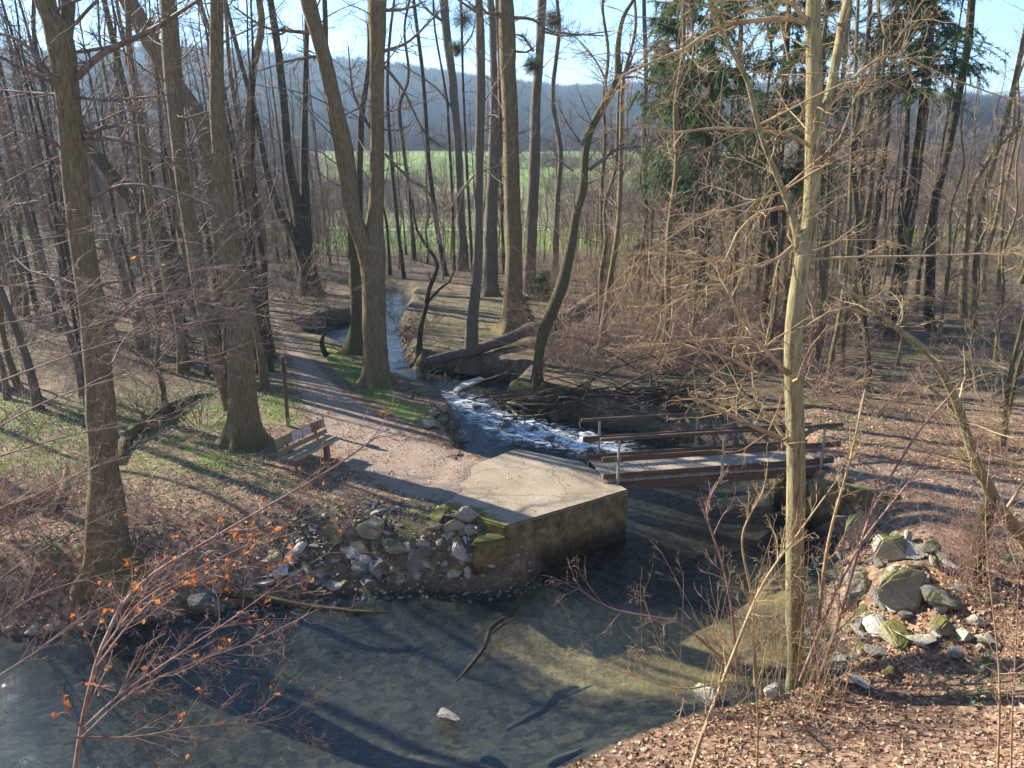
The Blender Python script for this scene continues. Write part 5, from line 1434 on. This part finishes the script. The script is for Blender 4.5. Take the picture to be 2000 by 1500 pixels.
rubble(74, (1640, 1960), (1040, 1300), (16, 46), ['rock', 'rock_moss', 'rock_pale', 'rock_dark'], 'small stone between the boulders of the right heap', 'small stones of the right heap', lambda x, y: y > 1040 + abs(x - 1740) * 0.45)
rubble(24, (1230, 1560), (778, 885), (20, 44), ['rock', 'rock_moss', 'rock', 'rock_moss', 'rock_pale'], 'pale half mossy stone on the bank seen through the bridge railing', 'bank stones behind the footbridge', lambda x, y: abs(y - (770 + (x - 1200) * 0.24)) < 34)
rubble(8, (800, 900), (800, 890), (14, 30), ['rock_dark', 'rock'], 'dark stone in the undercut bank beside the rapids', 'stones beside the rapids', lambda x, y: y > 745 + (x - 780) * 0.8)

# gravel and chips between the stones, past counting
rng = np.random.default_rng(57)
def chips(lb, xr, yr, n, cond, mat):
    x, y = rng.uniform(*xr, n), rng.uniform(*yr, n)
    d = sdist(x, y, WPOLY)
    k = cond(x, y, d)
    x, y = x[k], y[k]
    m = len(x)
    base = nrm(np.random.default_rng(3).normal(size=(8, 3)))
    oc = np.array([[1, 0, 0], [-1, 0, 0], [0, 1, 0], [0, -1, 0], [0, 0, 1], [0, 0, -1]], float)
    V = oc[None] * rng.uniform(0.5, 1.2, (m, 6, 1)) + rng.normal(0, 0.25, (m, 6, 3))
    a = rng.uniform(0, 6.28, m); ca, sa = np.cos(a)[:, None], np.sin(a)[:, None]
    V = np.stack([V[..., 0] * ca - V[..., 1] * sa, V[..., 0] * sa + V[..., 1] * ca, V[..., 2] * 0.6], -1) * (0.02 + 0.05 * rng.random((m, 1, 1)) ** 2.5)
    V = V + np.stack([x, y, height(x, y) + 0.015], -1)[:, None]
    f = np.array([[0, 2, 4], [2, 1, 4], [1, 3, 4], [3, 0, 4], [2, 0, 5], [1, 2, 5], [3, 1, 5], [0, 3, 5]])
    F = (np.arange(m) * 6)[:, None, None] + f[None]
    tag(obj('gravel', mesh('gravel', V.reshape(-1, 3), [F.reshape(-1, 3)], mat, False)), lb, 'gravel', kind='stuff')
chip = leafmat('stone_chips', [(0.08, 0.072, 0.06), (0.2, 0.175, 0.145), (0.38, 0.34, 0.28), (0.13, 0.105, 0.08), (0.26, 0.23, 0.19), (0.1, 0.08, 0.06)])
chips('loose gravel and stone chips on the left bank beside the landing', (-7.5, 0.6), (12, 15.6), 9000, lambda x, y, d: (d > -0.12) & (d < 1.9) & (rng.random(len(x)) < (0.2 + 1.2 * np.clip(fbm(x * 1.5, y * 1.5, 91) + 0.1, 0, 1))), chip)
chips('loose gravel between the stones of the right heap', (5.2, 9.5), (11, 16), 4000, lambda x, y, d: (d > -0.4) & (d < 1.6) & (rng.random(len(x)) < 0.45 - 0.25 * d), chip)

# ------------------------------------------------------------------ logs, driftwood, dead branches
def log(name, lb, P4, mat, cat='log', sides=12, group=None, seed=1, lump=0.16):
    rg = np.random.default_rng(seed)
    P4 = np.array(P4, float)
    o_ = P4[0, :3].copy()
    T = Tubes()
    Q = catmull(P4, 0.1 if len(P4) < 8 else 0.15)
    a = np.arange(sides) * 2 * math.pi / sides
    s = np.arange(len(Q)) * 0.2
    lm = lump * 2 * (vn(a[None] * 1.3 + seed, s[:, None], seed) - 0.5)
    T.add(Q[None, :, :3], (np.maximum(Q[:, 3], 0.003)[:, None] * (1 + lm))[None], sides, True)
    return tag(obj(name, T.mesh(name, M[mat], o_), None, o_), lb, cat, group)
def px_r(px, py, w_, Y=None, z=None):
    p = at(px, py, Y) if Y is not None else onz(px, py, z)
    return [*p, 0.5 * w_ * pxscale(p)]
log('fallen_log', 'long bare grey log lying across the stream bend behind the slim dark tree', [px_r(832, 706, 17, 27.4), px_r(880, 695, 19, 27.9), px_r(920, 687, 20, 28.45), px_r(960, 673, 21, 29.2), px_r(1000, 659, 21, 30.1), px_r(1040, 641, 24, 31.0), px_r(1054, 637, 18, 31.3)], 'dead_grey', seed=61)
log('fallen_log', 'sunlit fallen trunk slanting up to the right behind the crooked tree', [px_r(1085, 632, 22, 31.6), px_r(1120, 609, 20, 32.4), px_r(1172, 574, 17, 33.4)], 'bark_olive', seed=62)
log('fallen_log', 'thinner fallen trunk lying just below the sunlit one in the thicket', [px_r(1075, 640, 22, 31.3), px_r(1130, 620, 18, 32), px_r(1190, 585, 13, 33)], 'dead_dark', seed=63)
def gp(px, py, w_, up=0.5):
    g = ong(px, py); r = 0.5 * w_ * pxscale(g)
    return [g[0], g[1], g[2] + r * up * 2, r]
log('fallen_log', 'curved mossy log on the ground between the thick left tree and the double trunk', [gp(228, 905, 18), gp(245, 872, 24), gp(268, 848, 26), gp(300, 826, 28), gp(340, 800, 20), gp(375, 783, 14), gp(415, 775, 8)], 'bark_moss', seed=64)
log('fallen_log', 'mossy log at the left edge behind the thick left tree', [gp(-40, 1022, 30), gp(30, 1000, 28), gp(75, 980, 26), gp(104, 960, 20)], 'bark_moss', seed=65)
log('fallen_log', 'pale curved stem lying beside the mossy log at the left edge', [gp(90, 1010, 18), gp(112, 985, 16), gp(125, 950, 14), gp(128, 915, 10)], 'bark_pale', seed=66)
WL_ = -1.15
log('dead_branch', 'dark waterlogged branch lying along the stony left water edge', [px_r(408, 1163, 10, None, -0.95), px_r(470, 1164, 12, None, -1.02), px_r(530, 1170, 11, None, -1.06), px_r(600, 1183, 9, None, -1.09), px_r(700, 1194, 6, None, -1.12), px_r(760, 1195, 3, None, -1.14)], 'dead_dark', 'branch', 8, seed=67)
log('dead_branch', 'forked dead branch sticking out of the middle of the pool', [px_r(892, 1330, 4, None, -1.18), px_r(925, 1292, 8, None, -1.1), px_r(945, 1265, 9, None, -1.02), px_r(956, 1232, 9, None, -0.96), px_r(968, 1218, 8, None, -0.93), px_r(987, 1206, 5, None, -0.9)], 'dead_dark', 'branch', 8, seed=68)
log('dead_branch', 'thin prong resting against the forked branch in the pool', [px_r(946, 1262, 4, None, -1.0), px_r(958, 1240, 4, None, -0.97), px_r(980, 1222, 4, None, -0.93), px_r(1012, 1205, 2.5, None, -0.9)], 'dead_dark', 'branch', 6, seed=69)
log('dead_branch', 'slim branch lying on the leaves at the bottom right', [gp(1730, 1400, 5), gp(1760, 1440, 5), gp(1790, 1490, 4)], 'dead_grey', 'branch', 6, seed=70)
log('dead_branch', 'weathered pale branch end at the bottom edge of the leaf bank', [gp(1070, 1498, 14), gp(1110, 1482, 14), gp(1135, 1470, 10)], 'dead_grey', 'branch', 8, seed=71)
log('tree_stump', 'grey stump standing in the driftwood at the edge of the rapids', [px_r(1083, 815, 20, None, -0.9), px_r(1083, 800, 15, 24.6), px_r(1082, 778, 13, 24.6)], 'dead_grey', 'stump', 10, seed=72)
log('tree_stump', 'short crooked dark stump leaning between footpath and stream', [gp(640, 702, 14), px_r(634, 688, 12, ong(640, 702)[1]), px_r(628, 668, 9, ong(640, 702)[1]), px_r(634, 650, 5, ong(640, 702)[1])], 'dead_dark', 'stump', 9, seed=73)
bx_ = Boxes()
sl = onz(905, 757, -0.66)
b_slab = prism('plank', [onz(888, 770, -0.6)[:2], onz(905, 758, -0.6)[:2], onz(948, 741, -0.6)[:2], onz(938, 737, -0.6)[:2], onz(900, 748, -0.6)[:2], onz(884, 764, -0.6)[:2]], -0.56, -0.64, woodmat('bleached_wood', (0.4, 0.36, 0.28), (0.62, 0.58, 0.48)))
tag(obj('broken_plank', b_slab), 'bleached flat plank caught at the top of the rapids', 'plank')
rng = np.random.default_rng(61)
for i in range(130):
    f = rng.uniform()
    px, py = 965 + 430 * f + rng.normal(0, 12), 795 - 20 * f + rng.normal(0, 22)
    g = ong(px, py); g[2] = max(g[2], -0.85) + abs(rng.normal(0, 0.26))
    a = rng.normal(0.2, 0.7) + (math.pi if rng.random() < 0.5 else 0); L = rng.uniform(0.6, 2.8)
    d = np.array([math.cos(a), 0.6 * math.sin(a), rng.normal(0.08, 0.16)])
    r = rng.uniform(0.012, 0.055)
    P = [[*(g + d * L * (t - 0.5) + np.array([0, 0, 0.1 * math.sin(t * 3 + i)])), r * (1 - 0.5 * t)] for t in np.linspace(0, 1, 5)]
    log('driftwood', 'tangled driftwood branch in the dark pile beside the rapids', P, ['dead_dark', 'dead_grey', 'dead_brown', 'bark_pale', 'dead_brown'][i % 5], 'driftwood', 6, 'driftwood pile beside the rapids', 600 + i)
for i, (a, b_) in enumerate([((985, 790), (1010, 813)), ((992, 786), (1030, 800)), ((960, 772), (1085, 752)), ((1000, 783), (1072, 766))]):
    p0, p1 = onz(*a, -0.45), onz(*b_, -0.4)
    log('driftwood', ['short pale stick dipping to the water at the tip of the driftwood', 'second short pale stick at the tip of the driftwood', 'long pinkish pole along the top of the driftwood', 'pale pole just under the long pinkish one'][i], [[*p0, 0.035], [*((p0 + p1) / 2 + (0, 0, 0.05)), 0.04], [*p1, 0.03]], 'bark_pale' if i < 2 else 'dead_brown', 'driftwood', 7, None, 680 + i)
rng = np.random.default_rng(66)
for i in range(46):
    px, py = rng.uniform(1060, 1540), rng.uniform(600, 775)
    g = ong(px, py)
    a = rng.normal(0.1, 0.5) + (math.pi if rng.random() < 0.5 else 0); L = rng.uniform(1.5, 4.5); hh = rng.uniform(0.2, 1.3); r = rng.uniform(0.015, 0.045)
    d = np.array([math.cos(a), 0.5 * math.sin(a), 0])
    P = []
    for t in np.linspace(0, 1, 6):
        q = g + d * L * (t - 0.3)
        P.append([q[0], q[1], max(g[2], gz(q[0], q[1])) + hh * math.sin(t * 2.3) + rng.normal(0, 0.04), r * (1 - 0.7 * t)])
    log('fallen_branch', 'bare arching branch fallen in the reddish thicket right of the stream', P, ['dead_brown', 'dead_grey', 'dead_brown', 'bark_pale', 'dead_dark'][i % 5], 'branch', 6, 'fallen branches in the right thicket', 700 + i)
# roots hanging from the undercut banks
rng = np.random.default_rng(71)
def roots(lb, pts, n, seed):
    rg = np.random.default_rng(seed)
    T = Tubes()
    P, D = [], []
    for _ in range(n):
        i = rg.integers(len(pts) - 1); t = rg.random()
        px, py = np.array(pts[i]) * (1 - t) + np.array(pts[i + 1]) * t
        g = ong(px + rg.normal(0, 5), py + rg.normal(0, 5))
        P.append(g + (0, 0, 0.05)); D.append([rg.normal(0, 1), rg.normal(-0.5, 0.7), rg.normal(0.1, 0.5)])
    P = np.array(P)
    grow(rg, T, P, np.array(D), rg.uniform(0.3, 1.0, n), rg.uniform(0.008, 0.03, n), [dict(n=7, s=5, wig=0.35, up=-0.12, kids=3, ang=0.7, lf=0.5, tip=0.3, rf=0.6, rmin=0.003), dict(n=5, s=3, wig=0.35, up=-0.1, tip=0.4, rmin=0.003)])
    c = P.mean(0)
    tag(obj('tree_roots', T.mesh('tree_roots', M['twig_dark'], c), None, c), lb, 'roots', kind='stuff')
roots('dark tangle of roots in the undercut bank left of the rapids', [(800, 760), (850, 800), (880, 850), (900, 885)], 60, 1)
roots('tangled roots and twigs hanging on the stream bend below the log', [(790, 640), (800, 690), (830, 740), (860, 750)], 70, 2)
roots('dark roots under the slim tree at the end of the log', [(880, 725), (930, 735)], 36, 3)

# ------------------------------------------------------------------ litter, grass, herbs
rng = np.random.default_rng(81)
def spread(n, xr, yr, dens):
    x, y = rng.uniform(*xr, n), rng.uniform(*yr, n)
    d = sdist(x, y, WPOLY)
    p = dens(x, y, d)
    k = rng.random(n) < p
    return x[k], y[k]
def on_pl(x, y):
    return sdist(x, y, np.array([PA, PB, PC, PD, PE, PF, PG, PH])) < 0.0
def slope_n(x, y):
    e = 0.05
    return nrm(np.stack([-(height(x + e, y) - height(x - e, y)) / (2 * e), -(height(x, y + e) - height(x, y - e)) / (2 * e), np.ones_like(x)], -1))
LX, LY, LS = [], [], []
def lit(n, xr, yr, dens, s):
    x, y = spread(n, xr, yr, dens)
    LX.append(x); LY.append(y); LS.append(np.full(len(x), s))
clump = lambda x, y: np.clip(0.5 + 2.2 * fbm(x * 0.8, y * 0.8, 61), 0.05, 1)
lit(30000, (-1, 10), (5.5, 12.2), lambda x, y, d: (d > 0.12) * (0.25 + 0.75 * clump(x, y)), 1.0)
lit(26000, (-11, 0.6), (11.5, 19.5), lambda x, y, d: (d > 0.2) * clump(x, y) * np.where(ldist(x, y, PATH) < 0, 0.22, 0.75) * np.where((x > -4.6) & (y < 15.2), 0.3, 1.0), 0.72)
lit(26000, (5.5, 16), (10, 22), lambda x, y, d: (d > 0.12) * (0.3 + 0.7 * clump(x, y)) * np.where(y > 18, 0.5, 1.0) * np.where((d < 2.3) & (y < 15.8) & (y > 11.2), 0.15, 1.0), 0.85)
lit(14000, (-7, 12), (19, 40), lambda x, y, d: (d > 0.2) * clump(x, y) * 0.7, 0.8)
lit(9000, (-16, -4), (18, 32), lambda x, y, d: (d > 0.2) * clump(x, y) * 0.6, 0.8)
lx, ly, ls = np.concatenate(LX), np.concatenate(LY), np.concatenate(LS)
k = ~on_pl(lx, ly)
lx, ly, ls = lx[k], ly[k], ls[k]
V, F = leafquads(rng, np.stack([lx, ly, height(lx, ly) + 0.018], -1), 0.03, 0.09, 0.5, 0.32, slope_n(lx, ly))
c = np.repeat(np.stack([lx, ly, height(lx, ly) + 0.018], -1), 5, 0)
V = c + (V - c) * np.repeat(ls, 5)[:, None]
V[:, 2] = np.maximum(V[:, 2], c[:, 2] - 0.012)
tag(obj('leaf_litter', mesh('leaf_litter', V, [F], M['leaf_litter'], False)), 'fallen brown beech leaves strewn over the banks', 'leaf litter', kind='stuff')
# a few leaves and crumbs on the concrete
x, y = rng.uniform(-2, 2.4, 1400), rng.uniform(14, 18.5, 1400)
k = on_pl(x, y) & (rng.random(1400) < 0.15 + 0.75 * (ldist(x, y, [(*PB, 0), (*((PB + PC) / 2), 0)]) < 0.35))
x, y = x[k], y[k]
V, F = leafquads(rng, np.stack([x, y, 0 * x + 0.032], -1), 0.02, 0.06, 0.25, 0.2)
tag(obj('leaf_litter', mesh('leaf_litter', V, [F], M['leaf_litter'], False)), 'few dry leaves lying on the concrete landing', 'leaf litter', kind='stuff')
# fallen twigs
n = 1500
x, y = rng.uniform(-12, 12, n), rng.uniform(9, 34, n)
k = (sdist(x, y, WPOLY) > 0.15) & ~on_pl(x, y) & ((ldist(x, y, PATH) > 0) | (rng.random(n) < 0.15))
x, y = x[k], y[k]
T = Tubes()
az = rng.uniform(0, 6.28, len(x))
grow(rng, T, np.stack([x, y, height(x, y) + 0.03], -1), np.stack([np.cos(az), np.sin(az), 0.05 + 0 * az], -1), rng.uniform(0.15, 0.9, len(x)), rng.uniform(0.003, 0.01, len(x)), [dict(n=5, s=3, wig=0.12, up=-0.01, kids=2, ang=0.6, lf=0.4, tip=0.5, rmin=0.002), dict(n=3, s=3, wig=0.2)])
tag(obj('fallen_twigs', T.mesh('fallen_twigs', M['twig'])), 'dead twigs scattered over the woodland floor', 'twigs', kind='stuff')
# grass
x, y = rng.uniform(-16, 14, 420000), 15 + 33 * rng.random(420000) ** 1.4
pm2, gm2, _, _, _, _ = masks(x, y)
pr_ = np.clip(gm2 + (fbm(x * 2.1, y * 2.1, 71, 4)) * 1.5 - 0.5, 0, 1) * 1.2
k = (rng.random(len(x)) < pr_) & ~on_pl(x, y)
x, y = x[k], y[k]
c = np.stack([x, y, height(x, y) - 0.01], -1)
hgt = rng.uniform(0.05, 0.17, (len(x), 1)) * (0.7 + 0.6 * vn(x * 1.5, y * 1.5, 9))[:, None]
a = rng.uniform(0, 6.28, len(x))
dr = np.stack([np.cos(a), np.sin(a), 0 * a], -1)
sdx = np.stack([-np.sin(a), np.cos(a), 0 * a], -1) * rng.uniform(0.005, 0.011, (len(x), 1))
top = c + dr * hgt * rng.uniform(0.2, 0.9, (len(x), 1)) + np.array([0, 0, 1.0]) * hgt
V = np.stack([c - sdx, c + sdx, top], 1).reshape(-1, 3)
tag(obj('grass', mesh('grass', V, [np.arange(len(V)).reshape(-1, 3)], M['grass'], False)), 'short green grass along the footpath and stream banks', 'grass', kind='stuff')
print('grass', len(x), 'leaves', len(lx))
# low herbs and ivy on the floor
x, y = spread(26000, (-15, -4.5), (15, 27), lambda x, y, d: (d > 0.3) * np.clip(2.6 * fbm(x * 0.55, y * 0.55, 81) + 0.32, 0, 1) * (ldist(x, y, PATH) > 0.15))
x2, y2 = spread(9000, (6, 15), (18, 30), lambda x, y, d: (d > 0.3) * np.clip(2.6 * fbm(x * 0.55, y * 0.55, 85) + 0.1, 0, 1) * (ldist(x, y, PATH2) > 0.3))
x3, y3 = spread(5000, (-6, 6), (29, 40), lambda x, y, d: (d > 0.3) * np.clip(2.6 * fbm(x * 0.55, y * 0.55, 87), 0, 1))
x, y = np.concatenate([x, x2, x3]), np.concatenate([y, y2, y3])
V, F = leafquads(rng, np.stack([x, y, height(x, y) + rng.uniform(0.03, 0.1, len(x))], -1), 0.04, 0.085, 0.5, 0.15)
tag(obj('ground_herbs', mesh('ground_herbs', V, [F], M['herb'], False)), 'low green herbs and ivy over the woodland floor', 'herbs', kind='stuff')

def bramble(px, py, r, n, lb, seed, mat='herb', hgt=0.35):
    rg = np.random.default_rng(seed)
    g = ong(px, py)
    root = empty('bramble', g, lb, 'plant')
    T = Tubes()
    m = 9
    az = rg.uniform(0, 6.28, m)
    tips = grow(rg, T, np.tile(g, (m, 1)), np.stack([np.cos(az) * 0.8, np.sin(az) * 0.8, 0.9 + 0 * az], -1), rg.uniform(0.6, 1.1, m) * r * 1.6, np.full(m, 0.005), [dict(n=8, s=4, wig=0.12, up=-0.12, kids=4, ang=0.7, lf=0.35, rmin=0.002), dict(n=4, s=3, wig=0.15, up=0.05)])
    obj('stem', T.mesh('stem', M['twig_red'], g), root)
    c = tips.reshape(-1, 3)
    c = c[rg.integers(0, len(c), n)] + rg.normal(0, 0.035, (n, 3)); c[:, 2] = np.maximum(c[:, 2], height(c[:, 0], c[:, 1]) + 0.04)
    V, F = leafquads(rg, c, 0.06, 0.11, 0.45, 0.1)
    obj('foliage', mesh('foliage', V - g, [F], M[mat], False), root)
bramble(1835, 1365, 0.5, 60, 'bramble with dark green leaves on the leaf bank at the bottom right', 91)
bramble(1915, 1375, 0.35, 30, 'smaller bramble right beside the first one at the bottom right', 92)
bramble(1990, 1320, 0.45, 45, 'big-leaved bramble at the right edge above the leaf bank', 93)
bramble(1985, 1110, 0.5, 80, 'green leafy plant at the right edge behind the dry bush', 94)
bramble(105, 1075, 0.5, 110, 'leafy green plant at the left foot of the thick left tree', 95)
bramble(1022, 628, 0.9, 160, 'ivy clump on the roots of the tallest middle tree', 96)

# hedges beyond the meadow track
rng = np.random.default_rng(95)
hm = []
for s in range(3):
    T = Tubes()
    n = 70
    az = rng.uniform(0, 6.28, n)
    p = np.stack([rng.uniform(-3.5, 3.5, n), rng.uniform(-1, 1, n), 0 * az], -1)
    grow(rng, T, p, np.stack([0.4 * np.cos(az), 0.4 * np.sin(az), 1 + 0 * az], -1), rng.uniform(1.8, 4.2, n), np.full(n, 0.035), [dict(n=6, s=3, wig=0.12, kids=7, ang=0.7, lf=0.5, rmin=0.02), dict(n=4, s=3, wig=0.2, kids=3, ang=0.7, rmin=0.016), dict(n=3, s=3, rmin=0.014)])
    hm.append(T.mesh('hedge', M['twig']))
for i in range(44):
    Yy = [128, 175, 240][i % 3] + rng.normal(0, 6)
    px = rng.uniform(560, 2000)
    x = (px - 1000) / FPX * Yy / 0.97
    o = tag(obj('hedge', hm[i % 3], None, (x, Yy, gz(x, Yy) - 0.1)), 'bare brown hedge bush far out in the meadow beyond the track', 'hedge', 'hedge bushes in the meadow')
    o.rotation_euler = (0, 0, rng.normal(0, 0.15)); o.scale = (rng.uniform(1.0, 1.7), 1, rng.uniform(0.7, 1.3))

# far thicket between the wood and the meadow: one mass
rng = np.random.default_rng(97)
n = 3000
px = np.where(rng.random(n) < 0.45, rng.uniform(-80, 725, n), rng.uniform(1100, 2080, n))
px = np.where(rng.random(n) < 0.07, rng.uniform(700, 1120, n), px)
Yy = rng.uniform(52, 92, n)
x = (px - 1000) / FPX * Yy / 0.965
T = Tubes()
grow(rng, T, np.stack([x, Yy, height(x, Yy) - 0.1], -1), np.stack([rng.normal(0, 0.25, n), rng.normal(0, 0.25, n), np.ones(n)], -1), rng.uniform(2.5, 10, n), rng.uniform(0.012, 0.03, n),
     [dict(n=6, s=4, wig=0.1, up=0.03, kids=9, ang=0.6, lf=0.42, tip=0.3, rmin=0.007), dict(n=5, s=3, wig=0.18, up=0.04, kids=4, ang=0.7, lf=0.5, rmin=0.005), dict(n=3, s=3, rmin=0.004)])
tag(obj('thicket', T.mesh('thicket', M['twig'])), 'brown leafless thicket closing the wood towards the meadow', 'thicket', kind='stuff')

# ------------------------------------------------------------------ haze
hb = Boxes(); hb.box((0, 640, 95), X, Y, Z, 3400, 1560, 206)
hz_me = hb.mesh('haze', None)
k = bpy.data.materials.new('haze'); k.use_nodes = True
k.node_tree.nodes.remove(k.node_tree.nodes['Principled BSDF'])
pv = k.node_tree.nodes.new('ShaderNodeVolumePrincipled')
pv.inputs['Color'].default_value = (0.5, 0.74, 1.0, 1)
pv.inputs['Density'].default_value = 0.00034
pv.inputs['Anisotropy'].default_value = 0.2
k.node_tree.links.new(pv.outputs[0], k.node_tree.nodes['Material Output'].inputs['Volume'])
hz_me.materials.clear(); hz_me.materials.append(k)
tag(obj('haze', hz_me), 'thin blue spring haze over the valley', 'haze', kind='stuff')
